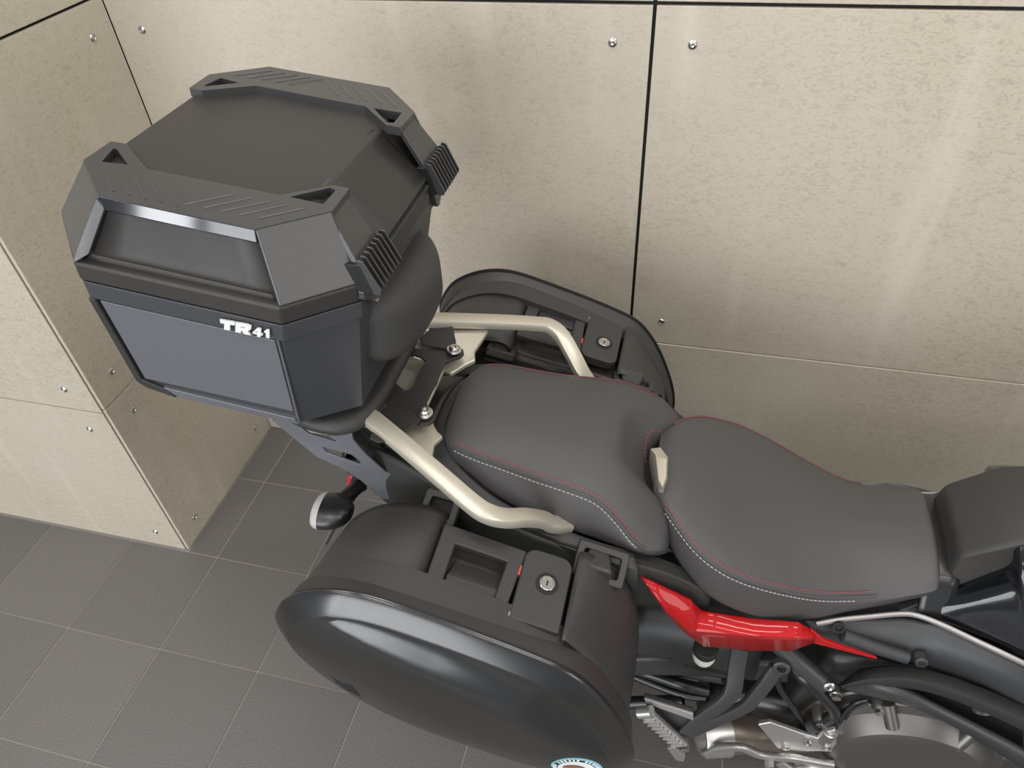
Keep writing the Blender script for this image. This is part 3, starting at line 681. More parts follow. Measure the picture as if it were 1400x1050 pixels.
def pannier(s, label):
    PN_ = thing('pannier', label, 'pannier', (-0.26, s * 0.31, 0.51), group='hard panniers on the motorcycle')
    def P(x, w, z): return np.array([x, s * w, z])
    def scaled(k, w, dz=0.0, k2=None): return [P(LIDC[0] + (p[0] - LIDC[0]) * k, w, LIDC[1] + (p[1] - LIDC[1]) * (k2 or k) + dz) for p in lid_out]
    # inner shell
    sh = [scaled(0.80, 0.214, -0.005, 0.66), scaled(0.86, 0.220, -0.005, 0.70), scaled(0.90, 0.245, -0.005, 0.73), scaled(0.92, 0.30, -0.005, 0.745), scaled(0.928, 0.3515, -0.004, 0.75), scaled(0.932, 0.3535, -0.003, 0.76), scaled(0.958, 0.3555, 0, 0.875), scaled(0.966, 0.3585, 0, 0.90), scaled(0.972, 0.364, 0, 0.92), scaled(0.985, 0.3975), scaled(0.95, 0.3975), scaled(0.93, 0.335)]
    bd = build(MB().grid(sh, closed_u=True, cap=True), 'pannier_shell', 'pannier_plastic', PN_, angle=38)
    build(MB().grid([scaled(0.95, 0.394), scaled(0.9925, 0.396), scaled(0.9925, 0.4005), scaled(0.95, 0.4005)], closed_u=True), 'seam_gasket', 'deep_black', PN_, angle=30)
    # outer lid
    rows = []
    rows.append([P(p[0], SEAM, p[1]) for p in lid_out])
    for d0, k in LID_ROWS:
        row = []
        for p, nin in zip(LO, LIN):
            q = p + nin * d0
            if k is not None: q = LIDC + (q - LIDC) * k
            row.append(P(q[0], lid_w(q[0], q[1], edge_dist(q) if k is not None else d0), q[1]))
        rows.append(row)
    ld = build(MB().grid(rows, closed_u=True, cap=True), 'pannier_lid', 'pannier_lid', PN_, angle=45)
    # top: raised rear and front decks around a recessed handle bay
    def top(px, py, off=0.0):
        r = CR.T @ np.array([px - 700.0, py - 525.0, FPX]); nr = np.array([0.24, 0, 1.0])
        t = (0.842 + off - nr @ CAM_LOC) / (nr @ r); q = CAM_LOC + r * t; return P(q[0], -q[1], q[2])
    up = np.array([0.2334, 0, 0.9724])
    def tz(x): return 0.842 - 0.24 * x
    def deck(xs, ws, name, drop=0.06, lift=0.0, m='pannier_plastic', bev=0.006):
        (x0, x1), (w0, w1) = xs, ws
        T = [P(x0, w0, tz(x0) + lift), P(x1, w0, tz(x1) + lift), P(x1, w1, tz(x1) + lift), P(x0, w1, tz(x0) + lift)]
        return build(MB().hexa([p - up * drop for p in T] + T), name, m, PN_, bevel=bev, seg=3)
    rear = [[P(-0.515, 0.235, 0.800), P(-0.505, 0.30, 0.845), P(-0.500, 0.345, 0.862), P(-0.498, 0.362, 0.866)],
            [P(-0.480, 0.222, 0.860), P(-0.470, 0.29, 0.895), P(-0.465, 0.345, 0.902), P(-0.463, 0.362, 0.902)],
            [P(-0.425, 0.214, 0.902), P(-0.415, 0.28, 0.926), P(-0.410, 0.345, 0.928), P(-0.408, 0.362, 0.924)],
            [P(-0.370, 0.210, 0.915), P(-0.365, 0.27, 0.932), P(-0.362, 0.345, 0.931), P(-0.360, 0.362, 0.926)],
            [P(-0.316, 0.208, 0.906), P(-0.314, 0.27, 0.918), P(-0.313, 0.345, 0.917), P(-0.313, 0.362, 0.915)],
            [P(-0.314, 0.208, 0.84), P(-0.312, 0.27, 0.85), P(-0.311, 0.345, 0.85), P(-0.311, 0.362, 0.85)]]
    build(MB().grid(patch(rear, 4, 4)), 'rear_deck', 'pannier_plastic', PN_, angle=42, solid=0.004)
    front = [[P(-0.101, 0.212, 0.80), P(-0.101, 0.28, 0.80), P(-0.101, 0.345, 0.80), P(-0.101, 0.362, 0.80)],
             [P(-0.099, 0.212, 0.866), P(-0.099, 0.28, 0.868), P(-0.099, 0.345, 0.868), P(-0.099, 0.362, 0.866)],
             [P(-0.058, 0.212, 0.850), P(-0.066, 0.28, 0.852), P(-0.072, 0.345, 0.846), P(-0.074, 0.362, 0.838)],
             [P(-0.022, 0.212, 0.800), P(-0.028, 0.28, 0.790), P(-0.036, 0.345, 0.786), P(-0.040, 0.362, 0.782)],
             [P(0.000, 0.215, 0.730), P(-0.002, 0.28, 0.722), P(-0.006, 0.345, 0.718), P(-0.008, 0.362, 0.716)],
             [P(0.008, 0.218, 0.64), P(0.008, 0.28, 0.63), P(0.006, 0.345, 0.63), P(0.004, 0.362, 0.63)]]
    build(MB().grid(patch(front, 4, 4)), 'front_deck', 'pannier_plastic', PN_, angle=42, solid=0.004)
    # bay floor and step under the handle
    deck((-0.309, -0.104), (0.225, 0.362), 'handle_bay', drop=0.03, lift=-0.034, m='pannier_plastic')
    deck((-0.281, -0.203), (0.312, 0.352), 'bay_step', drop=0.03, lift=-0.007, bev=0.003)
    T = [P(-0.281, 0.279, tz(-0.281) - 0.026), P(-0.203, 0.279, tz(-0.203) - 0.026), P(-0.203, 0.3105, tz(-0.203) - 0.011), P(-0.281, 0.3105, tz(-0.281) - 0.011)]
    build(MB().hexa([p - up * 0.02 for p in T] + T), 'bay_slope', 'pannier_plastic', PN_, bevel=0.002)
    # fold-down handle: a U of flat bars hinged at its outer ends
    pts_o = [(-0.305, 0.350), (-0.307, 0.236), (-0.176, 0.240), (-0.184, 0.350)]
    pts_i = [(-0.205, 0.350), (-0.201, 0.268), (-0.281, 0.266), (-0.280, 0.350)]
    hp = [P(x, w, tz(x) + 0.001) for x, w in pts_o + pts_i]
    hd = build(MB().plate(hp, -up * 0.014), 'carry_handle', 'pannier_plastic', PN_, bevel=0.003)
    for x in (-0.2835, -0.2005):
        build(MB().cyl(P(x - 0.003, 0.346, tz(x) - 0.002), P(x + 0.003, 0.346, tz(x) - 0.0025), 0.0028, n=10), 'hinge_pin', 'steel', hd)
    # lock flap with key cylinder
    x0, x1, w0, w1, r_ = -0.177, -0.104, 0.233, 0.356, 0.018
    fl = [(x1, w1), (x0, w1)]
    for cx, cw, a0 in ((x0 + r_, w0 + r_, 180), (x1 - r_, w0 + r_, 270)):
        for k in range(7):
            a = math.radians(a0 + 15 * k); fl.append((cx + r_ * math.cos(a), cw + r_ * math.sin(a)))
    lf = build(MB().plate([P(x, w, tz(x) + 0.004) for x, w in fl], -up * 0.022), 'lock_flap', 'pannier_plastic', PN_, bevel=0.0035)
    kc = P(-0.136, 0.286, tz(-0.136) + 0.004)
    build(MB().lathe(kc, up, [(-0.001, 0.0175), (0.0012, 0.0175), (0.0014, 0.0130), (-0.001, 0.0128)], n=28), 'lock_ring', 'deep_black', lf)
    kk = build(MB().lathe(kc, up, [(-0.001, 0.0122), (0.0026, 0.0122), (0.0034, 0.0112), (0.0034, 0.0095), (0.0024, 0.0090)], n=28), 'key_cylinder', 'steel', lf, angle=30)
    build(MB().box(kc + up * 0.0026, (0.0022, 0.008, 0.0015)), 'key_slot', 'deep_black', lf)
    build(MB().box(P(-0.1795, 0.276, tz(-0.1795) - 0.002), (0.003, 0.016, 0.006)), 'lock_mark', 'red_mark', lf)
    build(MB().cyl(P(-0.1785, 0.347, tz(-0.1785) + 0.001), P(-0.1785, 0.354, tz(-0.1785) + 0.001), 0.003, n=10), 'hinge_pin', 'steel', lf)
    # hooks that reach into the bike's sockets
    for x, z in ((-0.338, 0.912), (-0.070, 0.870)):
        hk = [P(x - 0.026, 0.235, z), P(x + 0.026, 0.235, z - 0.012), P(x + 0.016, 0.196, z - 0.016), P(x - 0.016, 0.196, z - 0.008)]
        build(MB().hexa([p - np.array([0, 0, 0.03]) for p in hk] + hk), 'mounting_hook', 'pannier_plastic', PN_, bevel=0.006)
    # dark raised plate standing in for the shade of the lid's rear notch
    nt = [(-0.500, 0.790), (-0.430, 0.742), (-0.412, 0.748), (-0.408, 0.700), (-0.432, 0.705)]
    nw = [lid_w(x, z, edge_dist(np.array([x, z]))) for x, z in nt]
    build(MB().plate([P(x, w + 0.0010, z) for (x, z), w in zip(nt, nw)], (0, -s * 0.004, 0)), 'notch_shade', 'deep_black', PN_, bevel=0.0015)
    return PN_
pan_r = pannier(-1, 'black hard pannier with a round blue sticker on its smooth outer lid')
pan_l = pannier(1, 'black hard pannier hung between the motorcycle and the panel wall')
# round sticker on the lid of the right pannier
def disc(c, rx, rz, m, name, off, a0=0, a1=360):
    pts = []
    for k in range(33):
        a = math.radians(a0 + (a1 - a0) * k / 32); x = c[0] + rx * math.cos(a); z = c[1] + rz * math.sin(a)
        pts.append(np.array([x, -(lid_w(x, z, edge_dist(np.array([x, z]))) + off), z]))
    if a1 - a0 >= 360: pts = pts[:-1]
    return build(MB().plate(pts, (0, 0.0008, 0)), name, m, pan_r)
sc_ = (-0.062, 0.618)
st = disc(sc_, 0.040, 0.040, 'sticker_blue', 'sticker', 0.0012)
s2 = disc(sc_, 0.029, 0.029, 'sticker_white', 'sticker_centre', 0.0020); s2.parent = st
s3 = disc((sc_[0] - 0.004, sc_[1] + 0.002), 0.018, 0.013, 'sticker_brown', 'sticker_mountain', 0.0027, 10, 170); s3.parent = st

pr = MB()
for k in range(30):
    if k % 7 == 5: continue
    a = math.radians(20 + k * 11); ww = []
    for da, r in ((-3.2, 0.0315), (3.2, 0.0315), (2.6 - (k % 3), 0.0375), (-2.6 + (k % 2) * 2, 0.0375)):
        b = a + math.radians(da); x = sc_[0] + r * math.cos(b); z = sc_[1] + r * math.sin(b)
        ww.append(np.array([x, -(lid_w(x, z, edge_dist(np.array([x, z]))) + 0.0020), z]))
    pr.plate(ww, (0, 0.0005, 0))
build(pr, 'sticker_print', 'sticker_white', pan_r).parent = st
# ------------------------------------------------------------------ right hand bodywork and mechanics
for s in (-1, 1):
    def Q(px, py, w): return at(px, py, w)
    # red side cover: three facets
    rows = [[Q(877, 790, -0.200), Q(945, 822, -0.190), Q(960, 836, -0.182), Q(1030, 846, -0.180), Q(1092, 851, -0.178), Q(1112, 862, -0.176)],
            [Q(905, 830, -0.205), Q(944, 862, -0.203), Q(952, 863, -0.202), Q(1030, 869, -0.201), Q(1088, 872, -0.196), Q(1114, 872, -0.188)],
            [Q(908, 836, -0.204), Q(938, 867, -0.202), Q(962, 884, -0.196), Q(1030, 890, -0.192), Q(1082, 890, -0.188), Q(1114, 879, -0.184)]]
    rows = [sgn(r, s) for r in rows]
    rows = [[p for a, b in zip(r, r[1:]) for p in (a, a * 0.67 + b * 0.33, a * 0.33 + b * 0.67)] + [r[-1]] for r in rows]
    rc = build(MB().grid(rows), 'red_side_cover', 'red_paint', BIKE, solid=0.006, angle=12)
    tip = [Q(1108, 861, -0.180), Q(1127, 876, -0.182), Q(1200, 902, -0.184), Q(1112, 880, -0.182)]
    build(MB().plate(sgn(tip, s), (0, s * -0.006 if s < 0 else -0.006, 0)), 'cover_point', 'red_paint', rc, bevel=0.0015)
    # grey mid fairing with its silver edge
    fr = [[Q(1098, 848, -0.152), Q(1140, 848, -0.141), Q(1200, 846, -0.124), Q(1245, 846, -0.118), Q(1295, 862, -0.133), Q(1400, 912, -0.168), Q(1500, 965, -0.19)],
          [Q(1106, 860, -0.160), Q(1150, 868, -0.156), Q(1205, 872, -0.148), Q(1255, 880, -0.148), Q(1310, 897, -0.160), Q(1400, 938, -0.184), Q(1500, 995, -0.20)],
          [Q(1118, 874, -0.164), Q(1160, 888, -0.164), Q(1215, 900, -0.162), Q(1262, 912, -0.164), Q(1320, 930, -0.174), Q(1400, 966, -0.192), Q(1500, 1025, -0.208)]]
    mf = build(MB().grid(patch([sgn(r, s) for r in fr], 5, 5)), 'side_fairing', 'fairing_grey', BIKE, angle=40, solid=0.005)
    tr = sgn([Q(1116, 853, -0.158), Q(1150, 847, -0.147), Q(1190, 843, -0.134), Q(1228, 839.5, -0.125), Q(1252, 841, -0.124), Q(1285, 853, -0.134), Q(1330, 874, -0.148), Q(1400, 907, -0.170), Q(1500, 957, -0.19)], s)
    build(MB().sweep(crom(tr, 5), rrect(0.007, 0.010, 0.003, 2)), 'fairing_trim', 'trim_silver', mf, angle=50)
    tb = sgn([Q(1152, 868, -0.162), Q(1200, 886, -0.164), Q(1240, 899, -0.166)], s)
    build(MB().tube(tb, 0.011, n=14), 'fairing_rib', 'fairing_grey', mf, angle=50)
    q = sgn([Q(1259, 904, -0.172)], s)[0]
    build(MB().lathe(q, (0, s, 0.25), [(-0.012, 0.010), (0.004, 0.010), (0.006, 0.008), (0.006, 0.005), (0.002, 0.004)], n=18), 'fairing_bolt', 'frame_grey', mf, angle=30)
    q = sgn([Q(1147, 858, -0.160)], s)[0]
    build(MB().lathe(q, (0, s, 0.5), [(-0.004, 0.010), (0.001, 0.010), (0.001, 0.007), (-0.003, 0.006)], n=18), 'fairing_hole_shade', 'deep_black', mf, angle=30)  # black disc standing in for the shade of a fairing hole
    # main frame spar
    fs = [[Q(1146, 936, -0.160), Q(1178, 914, -0.172), Q(1235, 911, -0.178), Q(1300, 925, -0.184), Q(1400, 965, -0.192), Q(1500, 1015, -0.20)],
          [Q(1150, 938, -0.176), Q(1185, 929, -0.196), Q(1240, 927, -0.204), Q(1300, 941, -0.208), Q(1400, 983, -0.216), Q(1500, 1040, -0.218)],
          [Q(1152, 942, -0.176), Q(1190, 940, -0.196), Q(1234, 940, -0.204), Q(1300, 956, -0.208), Q(1400, 1000, -0.214), Q(1500, 1060, -0.216)]]
    sparm = build(MB().grid([crom(sgn(r, s), 6) for r in fs]), 'frame_spar', 'frame_grey', BIKE, angle=25, solid=0.014)
    fs2 = [[Q(1152, 939, -0.178), Q(1188, 936, -0.197), Q(1234, 946, -0.205), Q(1300, 974, -0.208), Q(1400, 1026, -0.212), Q(1500, 1085, -0.214)],
           [Q(1156, 943, -0.182), Q(1200, 949, -0.202), Q(1250, 962, -0.210), Q(1310, 988, -0.214), Q(1400, 1038, -0.218), Q(1500, 1100, -0.220)],
           [Q(1160, 945, -0.174), Q(1205, 956, -0.194), Q(1255, 970, -0.202), Q(1315, 1000, -0.206), Q(1400, 1052, -0.210), Q(1500, 1112, -0.212)]]
    build(MB().grid([crom(sgn(r, s), 6) for r in fs2]), 'frame_lower_rail', 'frame_grey', sparm, angle=25, solid=0.014)
    pk = sgn([Q(1225, 938, -0.186), Q(1300, 950, -0.190), Q(1400, 992, -0.19), Q(1400, 1032, -0.188), Q(1300, 978, -0.188)], s)
    build(MB().plate(pk, (0, -s * 0.006, 0)), 'frame_pocket', 'satin_black', sparm, bevel=0.002)
    q = sgn([Q(1345, 968, -0.196)], s)[0]
    build(MB().lathe(q, (0, s, 0), [(-0.006, 0.017), (0.004, 0.017), (0.006, 0.014), (0.003, 0.011)], n=22), 'frame_plug', 'frame_grey', sparm, angle=30)
    # gloss tank side panel
    tp = [[Q(1272, 826, -0.106), Q(1300, 806, -0.091), Q(1345, 788, -0.086), Q(1380, 772, -0.082), Q(1410, 742, -0.074), np.array([0.75, -0.12, 0.85])],
          [Q(1266, 834, -0.112), Q(1300, 830, -0.114), Q(1345, 824, -0.119), Q(1390, 815, -0.122), Q(1420, 808, -0.123), np.array([0.76, -0.175, 0.80])],
          [Q(1270, 843, -0.120), Q(1300, 856, -0.129), Q(1345, 876, -0.143), Q(1400, 899, -0.162), Q(1440, 920, -0.174), np.array([0.78, -0.195, 0.70])]]
    build(MB().grid(patch([sgn(r, s) for r in tp], 6, 6)), 'tank_side_panel', 'gloss_black', BIKE, angle=60, solid=0.006)
# tank shell
tk = []
for x, wt, zt, ws, zs, wl, zl, zc in ((0.476, 0.068, 0.826, 0.076, 0.795, 0.090, 0.735, 0.832), (0.486, 0.073, 0.838, 0.080, 0.803, 0.092, 0.735, 0.845), (0.52, 0.075, 0.868, 0.081, 0.822, 0.094, 0.735, 0.876),
                                   (0.545, 0.076, 0.892, 0.082, 0.84, 0.098, 0.735, 0.899), (0.575, 0.074, 0.902, 0.082, 0.85, 0.105, 0.74, 0.912), (0.62, 0.074, 0.902, 0.086, 0.85, 0.115, 0.74, 0.917),
                                   (0.72, 0.08, 0.905, 0.10, 0.85, 0.14, 0.75, 0.92), (0.82, 0.08, 0.905, 0.11, 0.85, 0.15, 0.76, 0.92), (0.90, 0.07, 0.89, 0.10, 0.84, 0.13, 0.77, 0.905), (0.95, 0.06, 0.85, 0.09, 0.81, 0.11, 0.77, 0.87)):
    h = [(-wl, zl), (-ws, zs), (-wt, zt), (-wt * 0.5, (zt + zc) / 2 + 0.003), (0, zc)]
    tk.append([np.array([x, a, b]) for a, b in h + [(-a, b) for a, b in h[-2::-1]]])
tank = build(MB().grid(tk, cap=True), 'fuel_tank', 'tank_matte', BIKE, bevel=0.008, seg=3, dissolve=False)
# collar between seat and tank
cl = [[np.array([x, a, z]) for a, z in ((-0.124, 0.722), (-0.098, 0.764), (-0.080, 0.786), (0, 0.795), (0.080, 0.786), (0.098, 0.764), (0.124, 0.722))] for x in (0.440, 0.462, 0.490)]
build(MB().grid(patch(cl, 2, 3)), 'tank_collar', 'satin_black', BIKE, angle=40, solid=0.004)
for s in (-1, 1):
    b = sgn([at(1228, 836, -0.112), at(1310, 803, -0.083), at(1350, 780, -0.078), at(1400, 748, -0.070), at(1400, 770, -0.078), at(1300, 812, -0.092), at(1262, 838, -0.110)], s)
    build(MB().plate(b, (0, -s * 0.012, 0)), 'tank_skirt', 'fairing_grey', BIKE, bevel=0.004)
    # filler behind the side covers so no daylight shows through the bike
    build(MB().hexa([np.array(p) for p in ((0.02, s * 0.03, 0.60), (0.50, s * 0.03, 0.52), (0.50, s * 0.10, 0.52), (0.02, s * 0.12, 0.62), (0.02, s * 0.03, 0.80), (0.50, s * 0.03, 0.73), (0.50, s * 0.085, 0.70), (0.02, s * 0.130, 0.79))]), 'daylight_filler', 'satin_black', BIKE, bevel=0.01)
build(MB().hexa([np.array(p) for p in ((-0.46, -0.095, 0.74), (0.03, -0.15, 0.62), (0.03, 0.15, 0.62), (-0.46, 0.095, 0.74), (-0.46, -0.09, 0.87), (0.03, -0.15, 0.80), (0.03, 0.15, 0.80), (-0.46, 0.09, 0.87))]), 'under_tail', 'satin_black', BIKE, bevel=0.02)

# wheels, swingarm, engine
def wheel(x, r, tw, name):
    mb = MB(); prof = []
    n = 72; rows = []
    for k in range(17):
        a = math.pi * (k / 16 - 0.5); rows.append((tw / 2 * math.sin(a), r - 0.085 + 0.085 * abs(math.cos(a)) ** 0.55))
    t = build(mb.lathe((x, 0, r), (0, 1, 0), rows, n=n, cap=False), 'tyre', 'rubber', BIKE, angle=60)
    build(MB().lathe((x, 0, r), (0, 1, 0), [(-tw * 0.46, r - 0.083), (-tw * 0.44, r - 0.105), (tw * 0.44, r - 0.105), (tw * 0.46, r - 0.083)], n=n, cap=False), 'rim', 'satin_black', t, angle=30)
    for k in range(10):
        a = 2 * math.pi * k / 10
        d = np.array([math.cos(a), 0, math.sin(a)])
        build(MB().tube([np.array([x, 0, r]) + d * 0.03, np.array([x, 0, r]) + d * (r - 0.10)], 0.012, n=8), 'spoke', 'satin_black', t)
    build(MB().cyl((x, -0.07, r), (x, 0.07, r), 0.038, n=24), 'hub', 'satin_black', t, angle=30)
    return t
wheel(-0.27, 0.318, 0.18, 'rear'); wheel(1.22, 0.305, 0.12, 'front')
for s in (-1, 1):
    build(MB().sweep(crom([(-0.27, s * 0.125, 0.318), (-0.1, s * 0.125, 0.345), (0.10, s * 0.105, 0.39), (0.30, s * 0.09, 0.42)], 4), rrect(0.04, 0.075, 0.012, 3)), 'swingarm', 'frame_grey', BIKE, angle=40)
    build(MB().cyl((-0.30, s * 0.15, 0.06), (0.12, s * 0.12, 0.24), 0.014, n=14), 'centre_stand_leg', 'satin_black', BIKE, angle=40)
    build(MB().cyl((-0.33, s * 0.17, 0.012), (-0.28, s * 0.15, 0.07), 0.018, n=14), 'centre_stand_foot', 'satin_black', BIKE, angle=40)
    build(MB().cyl((1.22, s * 0.10, 0.305), (0.98, s * 0.10, 0.92), 0.026, n=18), 'fork_leg', 'satin_black', BIKE, angle=40)
build(MB().cyl((1.22, -0.1, 0.305), (1.22, 0.1, 0.305), 0.014, n=14), 'front_axle', 'steel', BIKE, angle=40)
build(MB().cyl((-0.27, -0.14, 0.318), (-0.27, 0.14, 0.318), 0.014, n=14), 'rear_axle', 'steel', BIKE, angle=40)
build(MB().tube(crom([(0.93, -0.38, 0.98), (0.96, -0.2, 1.03), (0.98, 0, 1.03), (0.96, 0.2, 1.03), (0.93, 0.38, 0.98)], 6), 0.012, n=12), 'handlebar', 'satin_black', BIKE, angle=60)
build(MB().hexa([np.array(p) for p in ((0.30, -0.13, 0.22), (0.85, -0.13, 0.20), (0.85, 0.13, 0.20), (0.30, 0.13, 0.22), (0.34, -0.14, 0.56), (0.90, -0.15, 0.70), (0.90, 0.15, 0.70), (0.34, 0.14, 0.56))]), 'engine_block', 'frame_grey', BIKE, bevel=0.02)
build(MB().hexa([np.array(p) for p in ((0.93, -0.13, 0.90), (1.01, -0.13, 0.88), (1.01, 0.13, 0.88), (0.93, 0.13, 0.90), (0.94, -0.12, 0.94), (1.01, -0.12, 0.93), (1.01, 0.12, 0.93), (0.94, 0.12, 0.94))]), 'triple_clamp', 'satin_black', BIKE, bevel=0.01)
for s in (-1, 1):
    build(MB().cyl((0.975, s * 0.06, 0.93), (0.975, s * 0.06, 1.03), 0.016, n=14), 'bar_riser', 'satin_black', BIKE, angle=40)
    build(MB().cyl((0.93, s * 0.38, 0.98), (0.945, s * 0.27, 1.005), 0.017, n=14), 'hand_grip', 'rubber', BIKE, angle=40)
# clutch cover
ec = np.array([0.520, 0, 0.345])
def cover(pr): return MB().lathe((ec[0], 0, ec[2]), (0, -1, 0), pr, n=72)
cc = build(cover([(0.12, 0.172), (0.165, 0.172), (0.170, 0.168), (0.176, 0.150), (0.190, 0.140), (0.204, 0.128), (0.210, 0.112), (0.2105, 0.05)]), 'clutch_cover', 'engine_cover', BIKE, angle=24)
build(cover([(0.125, 0.184), (0.150, 0.184), (0.153, 0.180), (0.153, 0.172)]), 'cover_flange', 'engine_cover', cc, angle=24)
for ang in (118, 66, 30, 160, 200):
    a = math.radians(ang); p = ec + np.array([0.170 * math.cos(a), 0, 0.170 * math.sin(a)])
    build(MB().lathe((p[0], -0.125, p[2]), (0, -1, 0), [(0, 0.0135), (0.050, 0.0135), (0.056, 0.011)], n=18), 'bolt_boss', 'engine_cover', cc, angle=30)
    build(MB().lathe((p[0], -0.180, p[2]), (0, -1, 0), [(0, 0.0085), (0.008, 0.008), (0.009, 0.005), (0.004, 0.004)], n=16), 'cover_bolt', 'steel', cc, angle=30)

for ang, r0, r1 in ((62, 0.118, 0.176), (113, 0.140, 0.180)):
    a = math.radians(ang); d = np.array([math.cos(a), 0, math.sin(a)])
    build(MB().tube([ec + d * r0 + np.array([0, -0.196, 0]), ec + d * r1 + np.array([0, -0.172, 0])], 0.012, n=14), 'cover_rib', 'engine_cover', cc, angle=40)
# passenger footrest hanger, its two arms and plate
def bar(path, w, h, name, m, parent=BIKE, up=(0, -1, 0)):
    return build(MB().sweep(path, rrect(w, h, min(w, h) * 0.25, 2), up=up), name, m, parent, angle=40)
for s in (-1,):
    arm = [at(1012, 884, -0.168), at(1008, 905, -0.178), at(1003, 945, -0.205), at(990, 958, -0.215), at(952, 985, -0.238), at(938, 1000, -0.245)]
    hang = bar(lin(arm, 12), 0.030, 0.016, 'footrest_hanger', 'frame_grey')
    arm2 = [at(1062, 912, -0.180), at(1046, 935, -0.195), at(1024, 962, -0.210), at(1015, 968, -0.214), at(960, 993, -0.238), at(945, 1000, -0.243)]
    bar(lin(arm2, 12), 0.026, 0.014, 'hanger_arm', 'frame_grey', hang)
    q = at(1068, 912, -0.182)
    build(MB().lathe(q, (0, -1, 0.3), [(-0.008, 0.015), (0.004, 0.015), (0.006, 0.012), (0.006, 0.008), (-0.004, 0.007)], n=20), 'hanger_eye', 'frame_grey', hang, angle=30)
    pl_ = [at(880, 953, -0.236), at(948, 974, -0.240), at(949, 985, -0.242), at(945, 1005, -0.243), at(938, 1038, -0.245), at(931, 1034, -0.246), at(930, 1012, -0.246), at(884, 968, -0.240)]
    build(MB().plate(pl_, (0, 0.010, 0)), 'heel_plate', 'frame_grey', hang, bevel=0.003)
    tr_ = [at(881, 953, -0.238), at(948, 974, -0.242), at(948, 982, -0.243), at(884, 959, -0.240)]
    build(MB().plate(tr_, (0, -0.004, 0)), 'heel_plate_edge', 'trim_silver', hang, bevel=0.001)
    # folded footpeg with its ribbed tread
    a, b = at(884, 975, -0.258), at(930, 1016, -0.258)
    d = (b - a); ln = np.linalg.norm(d); d /= ln; upv = np.array([0.0, -1.0, 0.0]); side = np.cross(d, upv); side /= np.linalg.norm(side)
    R_ = Matrix(((d[0], side[0], upv[0]), (d[1], side[1], upv[1]), (d[2], side[2], upv[2])))
    peg = build(MB().box((a + b) / 2, (ln + 0.012, 0.030, 0.014), R_), 'footpeg', 'alloy', BIKE, bevel=0.005, seg=3)
    for k in range(8):
        c = a + d * (ln * (0.10 + 0.8 * k / 7)) + upv * 0.008
        build(MB().box(c, (0.005, 0.026, 0.008), R_), 'tread_rib', 'alloy', peg, bevel=0.001, seg=1)
    c = a + d * -0.004
    build(MB().lathe(c - side * 0.014, side, [(0, 0.011), (0.028, 0.011)], n=18), 'peg_end', 'alloy', peg, angle=30)
    q = at(937, 1022, -0.250)
    build(MB().lathe(q, (0, -1, 0), [(-0.01, 0.008), (0.006, 0.008), (0.007, 0.005)], n=16), 'peg_pivot', 'steel', peg, angle=30)
    cl_ = [at(912, 1024, -0.262), at(922, 1022, -0.262), at(937, 1036, -0.262), at(935, 1042, -0.262), at(924, 1040, -0.262)]
    build(MB().plate(cl_, (0, 0.012, 0)), 'peg_clevis', 'alloy', peg, bevel=0.002)
# exhaust
ex = [np.array(p) for p in ((0.40, -0.10, 0.20), (0.32, -0.125, 0.212), (0.24, -0.150, 0.222), (0.185, -0.170, 0.228))]
mf_ = build(MB().tube(crom(ex, 5), 0.046, n=28), 'exhaust_silencer', 'bronze_pipe', BIKE, angle=50)
build(MB().lathe(ex[-1], (-0.055, -0.020, 0.006), [(-0.03, 0.049), (0.020, 0.047), (0.028, 0.044), (0.028, 0.036), (0.002, 0.034)], n=32), 'silencer_tip', 'alloy', mf_, angle=30)
build(MB().hexa([np.array(p) for p in ((0.15, -0.12, 0.15), (0.50, -0.13, 0.14), (0.50, 0.12, 0.14), (0.15, 0.10, 0.15), (0.17, -0.13, 0.30), (0.50, -0.15, 0.38), (0.50, 0.14, 0.38), (0.17, 0.11, 0.30))]), 'muffler_box', 'satin_black', BIKE, bevel=0.03, seg=3)
hg = [[np.array([x, w, z]) for w, z in ((-0.125, 0.40), (-0.12, 0.47), (-0.08, 0.52), (0.0, 0.54), (0.08, 0.52), (0.12, 0.47), (0.125, 0.40))] for x in (-0.02, 0.06, 0.14, 0.24)]
build(MB().grid(patch(hg, 2, 3)), 'wheel_hugger', 'frame_grey', BIKE, angle=50, solid=0.004)
# rider footrest bracket (polished) with its guard
hb = [at(1036, 991, -0.200), at(1052, 988, -0.198), at(1100, 1005, -0.200), at(1118, 1010, -0.200), at(1130, 1000, -0.196), at(1142, 998, -0.196), at(1145, 1018, -0.203), at(1138, 1029, -0.205), at(1120, 1028, -0.205), at(1090, 1028, -0.205), at(1064, 1024, -0.205)]
rb_ = build(MB().plate(hb, (0, 0.010, 0)), 'rider_footrest_bracket', 'alloy', BIKE, bevel=0.003)
for q in ((1074, 1022), (1130, 1022), (1104, 1016)):
    build(MB().lathe(at(*q, -0.206), (0, -1, 0), [(-0.004, 0.008), (0.003, 0.008), (0.004, 0.006), (0.004, 0.004), (0.001, 0.003)], n=16), 'bracket_bolt', 'steel', rb_, angle=30)
build(MB().lathe(at(1133, 1000, -0.190), (0.1, 0, 1), [(-0.03, 0.016), (0.008, 0.016), (0.010, 0.012)], n=20), 'master_cylinder', 'steel', BIKE, angle=30)
lv = crom([at(965, 1030, -0.215), at(985, 1022, -0.213), at(1015, 1022, -0.212), at(1040, 1032, -0.212), at(1080, 1036, -0.214), at(1105, 1040, -0.214), at(1140, 1046, -0.214)], 5)
bar(lv, 0.020, 0.012, 'brake_lever', 'alloy')
build(MB().lathe(at(1052, 1046, -0.224), (0, -1, 0), [(-0.01, 0.010), (0.006, 0.010), (0.008, 0.006)], n=6), 'lever_pivot', 'steel', BIKE, angle=30)
